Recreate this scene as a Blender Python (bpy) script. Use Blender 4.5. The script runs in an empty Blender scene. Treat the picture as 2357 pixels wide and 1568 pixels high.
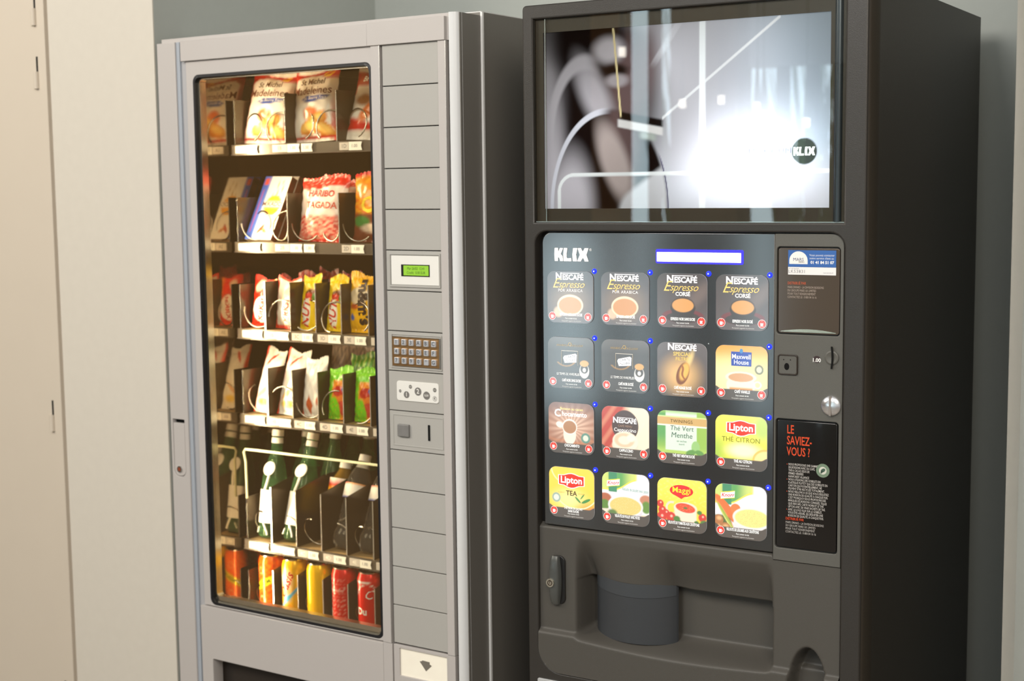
import bpy, math, random
from mathutils import Matrix, Vector
random.seed(7)
# ------------------------------------------------------------------ camera, world, lights
ZC = 1.45                                   # camera height above the floor
S = bpy.context.scene
COL = S.collection
cd = bpy.data.cameras.new('camera'); cam = bpy.data.objects.new('camera', cd); COL.objects.link(cam)
R_, U_, F_ = Vector((0.99993, -0.0012, -0.0118)), Vector((0.0119, 0.1051, 0.9944)), Vector((0, 0.99446, -0.1051))
cam.matrix_world = Matrix(((R_.x, U_.x, -F_.x, 0), (R_.y, U_.y, -F_.y, 0), (R_.z, U_.z, -F_.z, ZC), (0, 0, 0, 1)))
cd.sensor_fit = 'HORIZONTAL'; cd.sensor_width = 36; cd.lens = 3293.18 / 2357 * 36; cd.clip_start = .05
cd.dof.use_dof = True; cd.dof.focus_distance = 2.62; cd.dof.aperture_fstop = 4.0
S.camera = cam
S.view_settings.view_transform = 'Standard'; S.view_settings.look = 'None'; S.view_settings.gamma = 1
S.view_settings.use_curve_mapping = False; S.view_settings.exposure = 0.0
A1, A2 = 0.58125, 0.54371
M1 = Matrix.Translation((-0.74310, 3.30051, 0)) @ Matrix.Rotation(-A1, 4, 'Z')   # snack machine / alcove frame
M2 = Matrix.Translation((0.02627, 2.75321, 0)) @ Matrix.Rotation(-A2, 4, 'Z')    # drinks machine frame

w = bpy.data.worlds.new('world'); S.world = w; w.use_nodes = True
nt = w.node_tree; nt.nodes.clear()
o_ = nt.nodes.new('ShaderNodeOutputWorld'); bg = nt.nodes.new('ShaderNodeBackground')
tc = nt.nodes.new('ShaderNodeTexCoord'); dp = nt.nodes.new('ShaderNodeVectorMath'); dp.operation = 'DOT_PRODUCT'
dp.inputs[1].default_value = tuple((M2.to_3x3() @ Vector((-0.45, -1, -.04))).normalized())
rp = nt.nodes.new('ShaderNodeValToRGB')
rp.color_ramp.elements[0].position = 0.0; rp.color_ramp.elements[0].color = (.25, .24, .22, 1)
rp.color_ramp.elements[1].position = 1.0; rp.color_ramp.elements[1].position = .985; rp.color_ramp.elements[1].color = (4.4, 4.9, 5.4, 1)
e_ = rp.color_ramp.elements.new(.72); e_.color = (.50, .51, .52, 1); e_ = rp.color_ramp.elements.new(.93); e_.color = (.8, .85, .9, 1)
nt.links.new(tc.outputs['Generated'], dp.inputs[0]); nt.links.new(dp.outputs['Value'], rp.inputs[0])
nt.links.new(rp.outputs[0], bg.inputs[0]); nt.links.new(bg.outputs[0], o_.inputs[0]); bg.inputs[1].default_value = 1.0

def area(name, M, loc, target, sx, sy, watts, col, spread=180):
    l = bpy.data.lights.new(name, 'AREA'); l.shape = 'RECTANGLE'; l.size = sx; l.size_y = sy; l.energy = watts; l.color = col
    l.spread = math.radians(spread)
    o = bpy.data.objects.new(name, l); COL.objects.link(o)
    a = M @ Vector(loc); b = M @ Vector(target)
    o.matrix_world = Matrix.Translation(a) @ (b - a).to_track_quat('-Z', 'Y').to_matrix().to_4x4()
    return o
area('fill_light_panel', M1, (-1.7, -2.6, 2.85), (-.5, 0, .7), 1.2, 1.2, 56, (1, .90, .74))  # added unseen fill lights that brighten the walls and machine fronts
area('fill_light_panel', M1, (3.0, -2.4, 2.6), (2.2, 0, .9), 1.2, 1.2, 46, (1, .90, .76))
area('fill_light_panel', M1, (.9, -3.4, 3.15), (.6, 0, .8), 1.2, 1.2, 60, (1, .96, .90))

# ------------------------------------------------------------------ materials
MATS = {}
def lin(c):
    return tuple(((x / 255) / 12.92 if x / 255 <= .04045 else ((x / 255 + .055) / 1.055) ** 2.4) for x in c)
def mat(name, col=None, rough=.5, metal=0, spec=.5, emit=None, es=0, attr=False, trans=0, noise=0, bump=0, nscale=60, ior=1.45, coat=0, alpha=1, attr_emit=0):
    if name in MATS: return MATS[name]
    m = bpy.data.materials.new(name); m.use_nodes = True; t = m.node_tree; b = t.nodes['Principled BSDF']
    b.inputs['Roughness'].default_value = rough; b.inputs['Metallic'].default_value = metal
    b.inputs['Specular IOR Level'].default_value = spec; b.inputs['Transmission Weight'].default_value = trans
    b.inputs['IOR'].default_value = ior; b.inputs['Coat Weight'].default_value = coat; b.inputs['Coat Roughness'].default_value = .12 if coat == 1 else .03; b.inputs['Coat IOR'].default_value = 1.9 if coat == 1 else 1.5; b.inputs['Alpha'].default_value = alpha
    if col: b.inputs['Base Color'].default_value = (*col, 1)
    if attr:
        a = t.nodes.new('ShaderNodeAttribute'); a.attribute_name = 'Col'
        t.links.new(a.outputs['Color'], b.inputs['Base Color'])
        if attr_emit:
            t.links.new(a.outputs['Color'], b.inputs['Emission Color']); b.inputs['Emission Strength'].default_value = attr_emit
    if emit: b.inputs['Emission Color'].default_value = (*emit, 1); b.inputs['Emission Strength'].default_value = es
    if noise or bump:
        tx = t.nodes.new('ShaderNodeTexCoord'); n = t.nodes.new('ShaderNodeTexNoise'); n.inputs['Scale'].default_value = nscale; n.inputs['Detail'].default_value = 3
        t.links.new(tx.outputs['Object'], n.inputs['Vector'])
        if noise and col:
            r = t.nodes.new('ShaderNodeValToRGB')
            r.color_ramp.elements[0].color = (*[c * (1 - noise) for c in col], 1); r.color_ramp.elements[1].color = (*[min(1, c * (1 + noise)) for c in col], 1)
            t.links.new(n.outputs['Fac'], r.inputs[0]); t.links.new(r.outputs[0], b.inputs['Base Color'])
        if bump:
            u = t.nodes.new('ShaderNodeBump'); u.inputs['Strength'].default_value = bump; u.inputs['Distance'].default_value = .0006
            t.links.new(n.outputs['Fac'], u.inputs['Height']); t.links.new(u.outputs[0], b.inputs['Normal'])
    MATS[name] = m
    return m
wall_m = mat('painted_wall', (.66, .62, .55), .8, noise=.03, bump=.2, nscale=40)
niche_m = mat('shaded_alcove_wall', (.43, .455, .43), .8, noise=.03, bump=.2, nscale=40)  # same white walls, with the alcove's shade put into a darker colour
door_m = mat('painted_door', (.64, .57, .48), .55, noise=.02, nscale=8)
floor_m = mat('stone_floor', (.22, .19, .16), .35, noise=.2, nscale=5)
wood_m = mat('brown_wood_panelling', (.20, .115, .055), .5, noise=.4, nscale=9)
woodlit_m = mat('lit_brown_wood', (.50, .27, .10), .45, noise=.3, nscale=9)  # brighter copy of the brown wood, light put into its colour
dark_m = mat('charcoal_wall', (.05, .045, .045), .6, noise=.15, nscale=6)
silver_m = mat('silver_powder_coat', (.52, .49, .475), .42, noise=.02, bump=.25, nscale=900, spec=.4)
module_m = mat('light_grey_module', (.44, .43, .405), .5, noise=.02, bump=.25, nscale=900, spec=.4)
groove_m = mat('dark_groove', (.008, .008, .008), .8, spec=.15)
greyside_m = mat('grey_cabinet_side', (.20, .188, .17), .42, bump=.4, nscale=700, noise=.03)
brightedge_m = mat('bright_metal_edge', (.8, .8, .8), .25, metal=.8)
steel_m = mat('brushed_steel', (.62, .60, .57), .28, metal=1, noise=.08, nscale=30)
coil_m = mat('steel_wire', (.50, .46, .40), .25, metal=1, noise=.1, nscale=50)
rubber_m = mat('black_rubber', (.012, .012, .015), .4)
inner_m = mat('dark_liner', (.36, .25, .12), .45, noise=.1, nscale=20)
mirror_m = mat('polished_dark_liner', (.15, .12, .085), .07, metal=1)
divider_m = mat('dark_divider', (.085, .066, .044), .2, metal=.6, noise=.08, nscale=20)
rail_m = mat('dark_shelf_rail', (.16, .14, .12), .3, metal=.4, noise=.1, nscale=40)
white_m = mat('white_plastic', (.85, .84, .80), .35, noise=.01)
trim_m = mat('champagne_aluminium', (.78, .71, .56), .22, metal=1, noise=.1, nscale=60)
cream_m = mat('cream_panel', (.75, .70, .58), .4, noise=.04, nscale=30)
print_m = mat('printed_paper', rough=.4, attr=True)
foil_m = mat('printed_foil', rough=.24, attr=True, spec=.6)
canp_m = mat('printed_can', rough=.22, attr=True, metal=.25)
cardp_m = mat('printed_card', rough=.4, attr=True)
button_m = mat('backlit_print', rough=.2, attr=True, attr_emit=.56, spec=.5, coat=1)
lcd_m = mat('lcd_green', (.25, .5, .05), .3, emit=lin((140, 190, 40)), es=.32)
black_m = mat('black_plastic', (.014, .013, .013), .35, noise=.1, nscale=50)
body2_m = mat('dark_brown_powder_coat', (.034, .027, .019), .42, bump=.5, nscale=700, noise=.05)
frame2_m = mat('charcoal_door_frame', (.037, .033, .029), .36, bump=.4, nscale=700, noise=.05)
acryl_m = mat('black_acrylic', (.024, .022, .021), .20, bump=.06, nscale=14, coat=1)
grey2_m = mat('mid_grey_moulding', (.115, .112, .100), .42, bump=.35, nscale=800, noise=.03)
grey3_m = mat('dark_grey_moulding', (.082, .076, .067), .44, bump=.35, nscale=800, noise=.03)
cup_m = mat('slate_cup_door', (.050, .054, .060), .35, bump=.3, nscale=800, noise=.03)
smoke_m = mat('smoked_plastic', (.085, .065, .05), .12, coat=.4, noise=.05, nscale=8)
blue_m = mat('blue_led', (.02, .03, .6), .3, emit=(.004, .01, 1), es=4.5)
whiteled_m = mat('led_core', (1, 1, 1), .3, emit=(.6, .7, 1), es=5)
lcdw_m = mat('white_blue_display', (1, 1, 1), .3, emit=(.86, .92, 1), es=1.6)
pet_green = mat('green_glass', (.30, .82, .38), .04, trans=.93, ior=1.25)
pet_clear = mat('clear_plastic', (.86, .84, .78), .04, trans=.96, ior=1.25)
tea_m = mat('amber_bottle', (.22, .13, .02), .12, trans=.3)
guard_m = mat('white_coated_wire', (.85, .88, .60), .35)
leaf_m = mat('green_leaf', (.16, .50, .08), .5, noise=.4, nscale=14)
mull_m = mat('dark_mullion', (.03, .028, .03), .4)
pend_m = mat('black_pendant', (.01, .01, .01), .4)
pendlit_m = mat('pendant_glass', (1, 1, 1), .3, emit=(1, .93, .8), es=9)
tube_m = mat('lamp_tube', (1, 1, 1), .3, emit=(1, .80, .52), es=215)
def glass_mat(name, tint, refl_rough=.0, ior=1.5, veil=None):
    m = bpy.data.materials.new(name); m.use_nodes = True; t = m.node_tree; t.nodes.clear()
    o = t.nodes.new('ShaderNodeOutputMaterial'); mx = t.nodes.new('ShaderNodeMixShader'); fr = t.nodes.new('ShaderNodeFresnel'); fr.inputs[0].default_value = ior
    tr = t.nodes.new('ShaderNodeBsdfTransparent'); tr.inputs[0].default_value = (*tint, 1)
    gl = t.nodes.new('ShaderNodeBsdfGlossy'); gl.inputs['Roughness'].default_value = refl_rough
    ge = t.nodes.new('ShaderNodeNewGeometry'); mu = t.nodes.new('ShaderNodeMath'); mu.operation = 'MULTIPLY'; iv = t.nodes.new('ShaderNodeMath'); iv.operation = 'SUBTRACT'; iv.inputs[0].default_value = 1
    t.links.new(ge.outputs['Backfacing'], iv.inputs[1]); t.links.new(fr.outputs[0], mu.inputs[0]); t.links.new(iv.outputs[0], mu.inputs[1])
    base = tr
    if veil:                                            # thin film of warm brown diffuse colour, painting in a haze
        df = t.nodes.new('ShaderNodeBsdfDiffuse'); df.inputs[0].default_value = (*veil[1], 1); m2 = t.nodes.new('ShaderNodeMixShader'); m2.inputs[0].default_value = veil[0]
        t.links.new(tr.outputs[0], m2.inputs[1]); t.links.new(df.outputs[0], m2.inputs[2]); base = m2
    t.links.new(mu.outputs[0], mx.inputs[0]); t.links.new(base.outputs[0], mx.inputs[1]); t.links.new(gl.outputs[0], mx.inputs[2]); t.links.new(mx.outputs[0], o.inputs[0])
    return m
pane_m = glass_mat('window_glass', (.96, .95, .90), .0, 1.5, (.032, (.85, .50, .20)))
pane2_m = glass_mat('display_glass', (.93, .96, .95), .0, 1.9)
pane3_m = glass_mat('facade_glass', (.9, .96, .95), .0, 1.3)
def backlit_poster():
    m = bpy.data.materials.new('translucent_poster'); m.use_nodes = True; t = m.node_tree; t.nodes.clear()
    o = t.nodes.new('ShaderNodeOutputMaterial'); mx = t.nodes.new('ShaderNodeMixShader'); mx.inputs[0].default_value = .3
    a = t.nodes.new('ShaderNodeAttribute'); a.attribute_name = 'Col'
    tr = t.nodes.new('ShaderNodeBsdfTranslucent'); di = t.nodes.new('ShaderNodeBsdfDiffuse')
    t.links.new(a.outputs['Color'], tr.inputs[0]); t.links.new(a.outputs['Color'], di.inputs[0])
    t.links.new(tr.outputs[0], mx.inputs[1]); t.links.new(di.outputs[0], mx.inputs[2]); t.links.new(mx.outputs[0], o.inputs[0])
    return m
poster_m = backlit_poster()

# ------------------------------------------------------------------ mesh helpers
_TC = {}
def text_geo(s, bold=0., shear=0., align='CENTER', space=1.):
    k = (s, bold, shear, align, space)
    if k not in _TC:
        c = bpy.data.curves.new('t', 'FONT'); c.body = s; c.size = 1; c.align_x = align; c.align_y = 'CENTER'; c.offset = bold; c.shear = shear
        c.resolution_u = 2; c.space_character = space; c.fill_mode = 'FRONT'
        o = bpy.data.objects.new('t', c); COL.objects.link(o)
        dg = bpy.context.evaluated_depsgraph_get(); e = o.evaluated_get(dg); me = e.to_mesh()
        vs = [(v.co.x, v.co.y) for v in me.vertices]; fs = [tuple(p.vertices) for p in me.polygons]
        up = sum(p.normal.z for p in me.polygons)
        if up < 0: fs = [f[::-1] for f in fs]
        e.to_mesh_clear(); bpy.data.objects.remove(o); bpy.data.curves.remove(c)
        _TC[k] = (vs, fs)
    return _TC[k]

class MB:
    """collects geometry of ONE mesh; local axes: x right, y into the machine, z up"""
    def __init__(s): s.v = []; s.f = []; s.c = []; s.m = []
    def add(s, vs, fs, col=(.8, .8, .8), mi=0, cols=None):
        n = len(s.v); s.v += [tuple(v) for v in vs]; s.f += [tuple(i + n for i in f) for f in fs]
        s.c += (list(cols) if cols else [col] * len(vs)); s.m += [mi] * len(fs); return s
    def box(s, x0, x1, y0, y1, z0, z1, col=(.8, .8, .8), mi=0):
        vs = [(x, y, z) for z in (z0, z1) for y in (y0, y1) for x in (x0, x1)]
        return s.add(vs, [(0, 2, 3, 1), (4, 5, 7, 6), (0, 1, 5, 4), (2, 6, 7, 3), (0, 4, 6, 2), (1, 3, 7, 5)], col, mi)
    def poly(s, pts, y, col, mi=0):                     # flat polygon facing -y, given counter-clockwise in x,z
        return s.add([(p[0], y, p[1]) for p in pts], [tuple(range(len(pts)))], col, mi)
    def ell(s, cx, cz, rx, rz, y, col, mi=0, n=28, rot=0, a0=0, a1=2 * math.pi):
        ca, sa = math.cos(rot), math.sin(rot)
        full = abs(a1 - a0 - 2 * math.pi) < 1e-6
        P = []
        for i in range(n if full else n + 1):
            a = a0 + (a1 - a0) * i / n; x, z = rx * math.cos(a), rz * math.sin(a); P.append((cx + x * ca - z * sa, cz + x * sa + z * ca))
        return s.poly(P, y, col, mi)
    def ring(s, cx, cz, rx, rz, t, y, col, mi=0, n=32, a0=0, a1=2 * math.pi):
        vs = []; fs = []
        for i in range(n + 1):
            a = a0 + (a1 - a0) * i / n
            vs += [(cx + rx * math.cos(a), y, cz + rz * math.sin(a)), (cx + (rx - t) * math.cos(a), y, cz + (rz - t) * math.sin(a))]
            if i: k = 2 * i; fs.append((k - 2, k, k + 1, k - 1))
        return s.add(vs, fs, col, mi)
    def text(s, t, x, z, size, y, col, bold=.0, shear=0., align='CENTER', sx=1., rot=0., space=1., mi=0, surf=None):
        vs, fs = text_geo(t, bold, shear, align, space); ca, sa = math.cos(rot), math.sin(rot); out = []
        for a, b in vs:
            a *= size * sx; b *= size; X, Z = x + a * ca - b * sa, z + a * sa + b * ca
            out.append((X, surf(X, Z) if surf else y, Z))
        return s.add(out, fs, col, mi)
    def cyl(s, c, axis, r0, r1, h, n=24, col=(.8, .8, .8), mi=0, caps=True):
        c = Vector(c); ax = Vector(axis).normalized(); q = ax.to_track_quat('Z', 'Y'); vs = []
        for k, r in ((0, r0), (1, r1)):
            for i in range(n):
                a = 2 * math.pi * i / n; vs.append(c + q @ Vector((r * math.cos(a), r * math.sin(a), h * k)))
        fs = [(i, (i + 1) % n, n + (i + 1) % n, n + i) for i in range(n)]
        if caps: fs += [tuple(range(n))[::-1], tuple(range(n, 2 * n))]
        return s.add(vs, fs, col, mi)
    def lathe(s, prof, n=28, col=(.8, .8, .8), mi=0, colf=None, cx=0, cy=0):
        vs = []; cs = []
        for r, z in prof:
            for i in range(n):
                a = 2 * math.pi * i / n; vs.append((cx + r * math.sin(a), cy - r * math.cos(a), z)); cs.append(colf(i / n, z) if colf else col)
        fs = []
        for k in range(len(prof) - 1):
            for i in range(n): fs.append((k * n + i, k * n + (i + 1) % n, (k + 1) * n + (i + 1) % n, (k + 1) * n + i))
        if prof[0][0] > 1e-4: fs.append(tuple(range(n))[::-1])
        if prof[-1][0] > 1e-4: fs.append(tuple((len(prof) - 1) * n + i for i in range(n)))
        return s.add(vs, fs, col, mi, cs)
    def tube(s, pts, r, n=8, col=(.8, .8, .8), mi=0, closed=False):
        P = [Vector(p) for p in pts]; vs = []; N = len(P); up = Vector((0, 0, 1)); prev = None
        for i in range(N):
            a = P[max(i - 1, 0)]; b = P[min(i + 1, N - 1)]; t = (b - a).normalized()
            if prev is None:
                u = t.cross(up); u = t.cross(Vector((1, 0, 0))) if u.length < 1e-3 else u
            else: u = prev - t * prev.dot(t)
            u.normalize(); prev = u; w2 = t.cross(u)
            for k in range(n): q = 2 * math.pi * k / n; vs.append(P[i] + u * (r * math.cos(q)) + w2 * (r * math.sin(q)))
        fs = [(i * n + k, i * n + (k + 1) % n, (i + 1) * n + (k + 1) % n, (i + 1) * n + k) for i in range(N - 1) for k in range(n)]
        fs += [tuple(range(n))[::-1], tuple((N - 1) * n + k for k in range(n))]
        return s.add(vs, fs, col, mi)
    def grid(s, nu, nv, fn, colf=None, col=(.8, .8, .8), mi=0, flip=False):
        vs = []; cs = []
        for j in range(nv + 1):
            for i in range(nu + 1): vs.append(fn(i / nu, j / nv)); cs.append(colf(i / nu, j / nv) if colf else col)
        fs = [(j * (nu + 1) + i, j * (nu + 1) + i + 1, (j + 1) * (nu + 1) + i + 1, (j + 1) * (nu + 1) + i) for j in range(nv) for i in range(nu)]
        if flip: fs = [f[::-1] for f in fs]
        return s.add(vs, fs, col, mi, cs)
    def build(s, name, mats, parent=None, smooth=True, ang=32, zoff=None, world=None):
        me = bpy.data.meshes.new(name); me.from_pydata(s.v, [], s.f)
        if not isinstance(mats, (list, tuple)): mats = [mats]
        for m in mats: me.materials.append(m)
        me.polygons.foreach_set('material_index', s.m)
        ca = me.color_attributes.new('Col', 'FLOAT_COLOR', 'POINT')
        ca.data.foreach_set('color', [x for c in s.c for x in (c[0], c[1], c[2], 1)])
        if smooth:
            me.polygons.foreach_set('use_smooth', [True] * len(me.polygons)); me.set_sharp_from_angle(angle=math.radians(ang))
        me.update()
        o = bpy.data.objects.new(name, me); COL.objects.link(o)
        if parent: o.parent = parent
        if zoff is not None: o.location.z = zoff
        if world is not None: o.matrix_world = world
        return o
def rr(x0, z0, x1, z1, r, n=6):
    rs = r if isinstance(r, (list, tuple)) else [r] * 4      # bl, br, tr, tl
    P = []
    for (cx, cz, a0), q in zip(((x0 + rs[0], z0 + rs[0], 180), (x1 - rs[1], z0 + rs[1], 270), (x1 - rs[2], z1 - rs[2], 0), (x0 + rs[3], z1 - rs[3], 90)), rs):
        if q < 1e-5: P.append((cx, cz)); continue
        for i in range(n + 1):
            a = math.radians(a0 + 90 * i / n); P.append((cx + q * math.cos(a), cz + q * math.sin(a)))
    return P
def plate_geo(outer, holes, y0, y1, bev=0.0):
    """slab with holes between y0 (front) and y1, edges rounded by bev"""
    c = bpy.data.curves.new('p', 'CURVE'); c.dimensions = '2D'; c.fill_mode = 'BOTH'
    for L in [outer] + list(holes):
        sp = c.splines.new('POLY'); sp.points.add(len(L) - 1); sp.use_cyclic_u = True
        for i, (x, z) in enumerate(L): sp.points[i].co = (x, z, 0, 1)
    c.extrude = (y1 - y0) / 2 - bev; c.bevel_depth = bev; c.bevel_resolution = 2; c.offset = -bev
    o = bpy.data.objects.new('p', c); COL.objects.link(o)
    dg = bpy.context.evaluated_depsgraph_get(); e = o.evaluated_get(dg); me = e.to_mesh(); ym = (y0 + y1) / 2
    vs = [(v.co.x, ym - v.co.z, v.co.y) for v in me.vertices]; fs = [tuple(p.vertices) for p in me.polygons]
    e.to_mesh_clear(); bpy.data.objects.remove(o); bpy.data.curves.remove(c)
    return vs, fs
def plate(name, outer, holes, y0, y1, m, parent, bev=.0, zoff=0.0):
    b = MB(); vs, fs = plate_geo(outer, holes, y0, y1, bev); b.add(vs, fs); return b.build(name, m, parent, ang=40, zoff=zoff)
def ringplate(name, outer, inner, y0, y1, m, parent, zoff=0.0, ch=.0012):
    """rounded-rectangle ring of equal point counts, bridged directly, with a small chamfer on the front"""
    b = MB(); n = len(outer); cx = sum(p[0] for p in outer) / n; cz = sum(p[1] for p in outer) / n
    def sh(L, d): return [(p[0] + math.copysign(d, cx - p[0]), p[1] + math.copysign(d, cz - p[1])) for p in L]
    loops = [[(p[0], y1, p[1]) for p in outer], [(p[0], y0 + ch, p[1]) for p in outer], [(p[0], y0, p[1]) for p in sh(outer, ch)], [(p[0], y0, p[1]) for p in sh(inner, -ch)], [(p[0], y0 + ch, p[1]) for p in inner], [(p[0], y1, p[1]) for p in inner]]
    fs = [(k * n + i, k * n + (i + 1) % n, ((k + 1) % 6) * n + (i + 1) % n, ((k + 1) % 6) * n + i) for k in range(6) for i in range(n)]
    b.add([v for L in loops for v in L], fs); return b.build(name, m, parent, ang=40, zoff=zoff)
def tag(o, label=None, cat=None, group=None, kind=None):
    if label: o['label'] = label
    if cat: o['category'] = cat
    if group: o['group'] = group
    if kind: o['kind'] = kind
    return o
def thing(name, M, label, cat, group=None):
    o = bpy.data.objects.new(name, None); o.empty_display_size = .1; COL.objects.link(o); o.matrix_world = M; return tag(o, label, cat, group)
def clamp(x, a=0., b=1.): return a if x < a else b if x > b else x
def ss(a, b, x):
    t = clamp((x - a) / (b - a)); return t * t * (3 - 2 * t)
def mix(a, b, t):
    t = clamp(t); return tuple(p + (q - p) * t for p, q in zip(a, b))
def blob(u, v, cu, cv, ru, rv, soft=.25, rot=0.):
    du, dv = u - cu, v - cv
    if rot: du, dv = du * math.cos(rot) + dv * math.sin(rot), -du * math.sin(rot) + dv * math.cos(rot)
    return 1 - ss(1 - soft, 1 + soft, math.hypot(du / ru, dv / rv))
def rect(u, v, u0, v0, u1, v1, s=.01): return ss(u0 - s, u0 + s, u) * (1 - ss(u1 - s, u1 + s, u)) * ss(v0 - s, v0 + s, v) * (1 - ss(v1 - s, v1 + s, v))
def noise(u, v, k=0): return .5 + .25 * (math.sin(u * 23 + k * 1.7 + 3 * math.sin(v * 17 + k)) + math.sin(v * 31 + k * 2.3 + 2.5 * math.sin(u * 13 - k)))

# ------------------------------------------------------------------ the setting (alcove frame M1)
def struct(name, m, world, *boxes):
    b = MB()
    for q in boxes: b.box(*q)
    return tag(b.build(name, m, world=world, smooth=False), kind='structure')
struct('floor', floor_m, M1, (-7, 6, -6, 1.2, -.1, 0))
wl = struct('wall_left', wall_m, M1, (-.453, -.0885, 0, .003, 0, 3.2), (-4, -.453, .012, .6, 2.16, 3.2), (-4, -1.42, .012, .6, 0, 2.16))
tr1 = MB()                                     # door casing, slightly proud, with a soft groove beside it
tr1.box(-.493, -.462, -.004, .05, 0, 2.2); tr1.box(-1.42, -1.384, -.004, .05, 0, 2.2); tr1.box(-1.384, -.493, -.004, .05, 2.16, 2.2); tr1.box(-.462, -.453, .006, .05, 0, 2.2)
tag(tr1.build('trim_1', door_m, world=M1, smooth=False), kind='structure')
dl = MB(); dl.box(-1.381, -.4955, -.002, .04, .01, 2.157)
dleaf = tag(dl.build('door_1', door_m, world=M1, smooth=False), kind='structure')
gp = MB(); gp.box(-.4955, -.493, .012, .03, 0, 2.157)
gpo = gp.build('door_gap', groove_m, dleaf, smooth=False)
for zt in (1.45 + .485, 1.45 + .332, 1.45 - .521, 1.45 - 1.25):
    hb = MB(); hb.cyl((-.4975, -.006, zt - .072), (0, 0, 1), .0065, .0065, .041, 14)
    hb.box(-.512, -.4975, -.004, -.0015, zt - .072, zt - .031)
    hb.build('hinge', door_m, dleaf)
    hs = MB(); hs.box(-.4968, -.4918, -.0052, -.0030, zt - .031, zt + .006); hs.build('hinge_gap', groove_m, dleaf, smooth=False)
struct('wall_alcove_left', niche_m, M1, (-.20, -.0885, .003, .818, 0, 3.2))
struct('wall_back', niche_m, M1, (-.30, 3.0, .818, .95, 0, 3.2))
struct('wall_right', wall_m, M1, (1.846, 6, .0, .2, 0, 3.2))
struct('wall_alcove_right', niche_m, M1, (1.846, 1.95, .0, .82, 0, 3.2))
# far side of the room, in the reflections: frame M2, plane y = -7.4 (5 m behind the mirror image)
YF = -5.0
struct('wall_front', dark_m, M2, (-7.5, -2.86, YF, YF + .1, 0, 3.2), (-2.86, -2.40, YF, YF + .1, 1.24, 3.2), (-2.86, -2.40, YF, YF + .1, 0, .10),  (-7.5, 1.5, YF, YF + .1, 2.75, 3.2))
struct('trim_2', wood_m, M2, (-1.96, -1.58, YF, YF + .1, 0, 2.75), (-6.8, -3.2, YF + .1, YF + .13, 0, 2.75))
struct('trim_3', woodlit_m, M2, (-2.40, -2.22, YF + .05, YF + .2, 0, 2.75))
struct('wall_front_upper', mat('pale_blue_wall', (.42, .47, .52), .7, noise=.03), M2, (-1.50, 1.5, YF, YF + .1, 2.08, 2.75))
b = MB()
for x in (-2.08, -1.55, -1.33, -1.17, -1.02, -.86, -.5, 0., .5, 1.0): b.box(x - .025, x + .025, YF, YF + .08, 0, 2.75)
tag(b.build('trim_4', mull_m, world=M2, smooth=False), kind='structure')
struct('wall_far_left', wood_m, M1, (-7.1, -7, -6, .3, 0, 3.2))
b = MB(); b.box(-2.86, -2.40, YF + .03, YF + .04, .10, 1.24); b.box(-2.22, -1.96, YF + .03, YF + .04, 0, 2.75); b.box(-1.55, 1.5, YF + .03, YF + .04, 0, 2.08)  # first box is a low window added for its glare on the buttons
tag(b.build('window_1', pane3_m, world=M2, smooth=False), kind='structure')
# tall reeds outside the facade
b = MB()
for k in range(60):
    x = (-2.24 + .28 * random.random()) if k < 20 else (-1.5 + 1.0 * random.random() ** .8)
    for q in range(7):
        bx = x + random.uniform(-.03, .03); by = YF - .4 - random.random() * .5; h = random.uniform(1.7, 2.6); dx = random.uniform(-.22, .22); wd = random.uniform(.008, .018)
        vs = []
        for i in range(9):
            t = i / 8; cx = bx + dx * t * t; cw = wd * (1 - t ** 2) + .001; vs += [(cx - cw, by, h * t), (cx + cw, by - .01, h * t)]
        b.add(vs, [(2 * i, 2 * i + 1, 2 * i + 3, 2 * i + 2) for i in range(8)])
tag(b.build('reed_bed', leaf_m, world=M2), 'bed of tall green reeds growing outside the far windows', 'plants', kind='stuff')
# pendant lamps hanging in the room (seen mirrored in the display glass)
PL = [(1.45, -2.50, 1.98), (-2.0 + .55, -4.2, 1.90), (-1.30, -4.2, 1.88), (-1.14, -4.3, 1.85), (-1.08, -4.0, 1.80), (-.92, -4.1, 1.76)]
PL = [(-1.30, -3.0, 2.00), (-1.48, -4.0, 1.84), (-1.28, -4.0, 1.85), (-1.10, -4.0, 1.81), (-1.07, -4.0, 1.77), (-.86, -4.0, 1.73)]
for x, y, z in PL:
    t = thing('pendant_lamp', M2 @ Matrix.Translation((x, y, z)), 'slim black cone pendant lamp with a small white glass end', 'lamp', 'pendant lamps mirrored in the display glass')
    b = MB(); b.cyl((0, 0, .028), (0, 0, 1), .017, .003, .22, 16); b.build('lamp_shade', pend_m, t)
    b = MB(); b.cyl((0, 0, .25), (0, 0, 1), .003, .003, 3.1 - z - .25, 8); b.build('cord', pend_m, t)
    b = MB(); b.cyl((0, 0, -.010), (0, 0, 1), .015, .015, .038, 16); b.build('bulb', pendlit_m, t)

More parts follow.
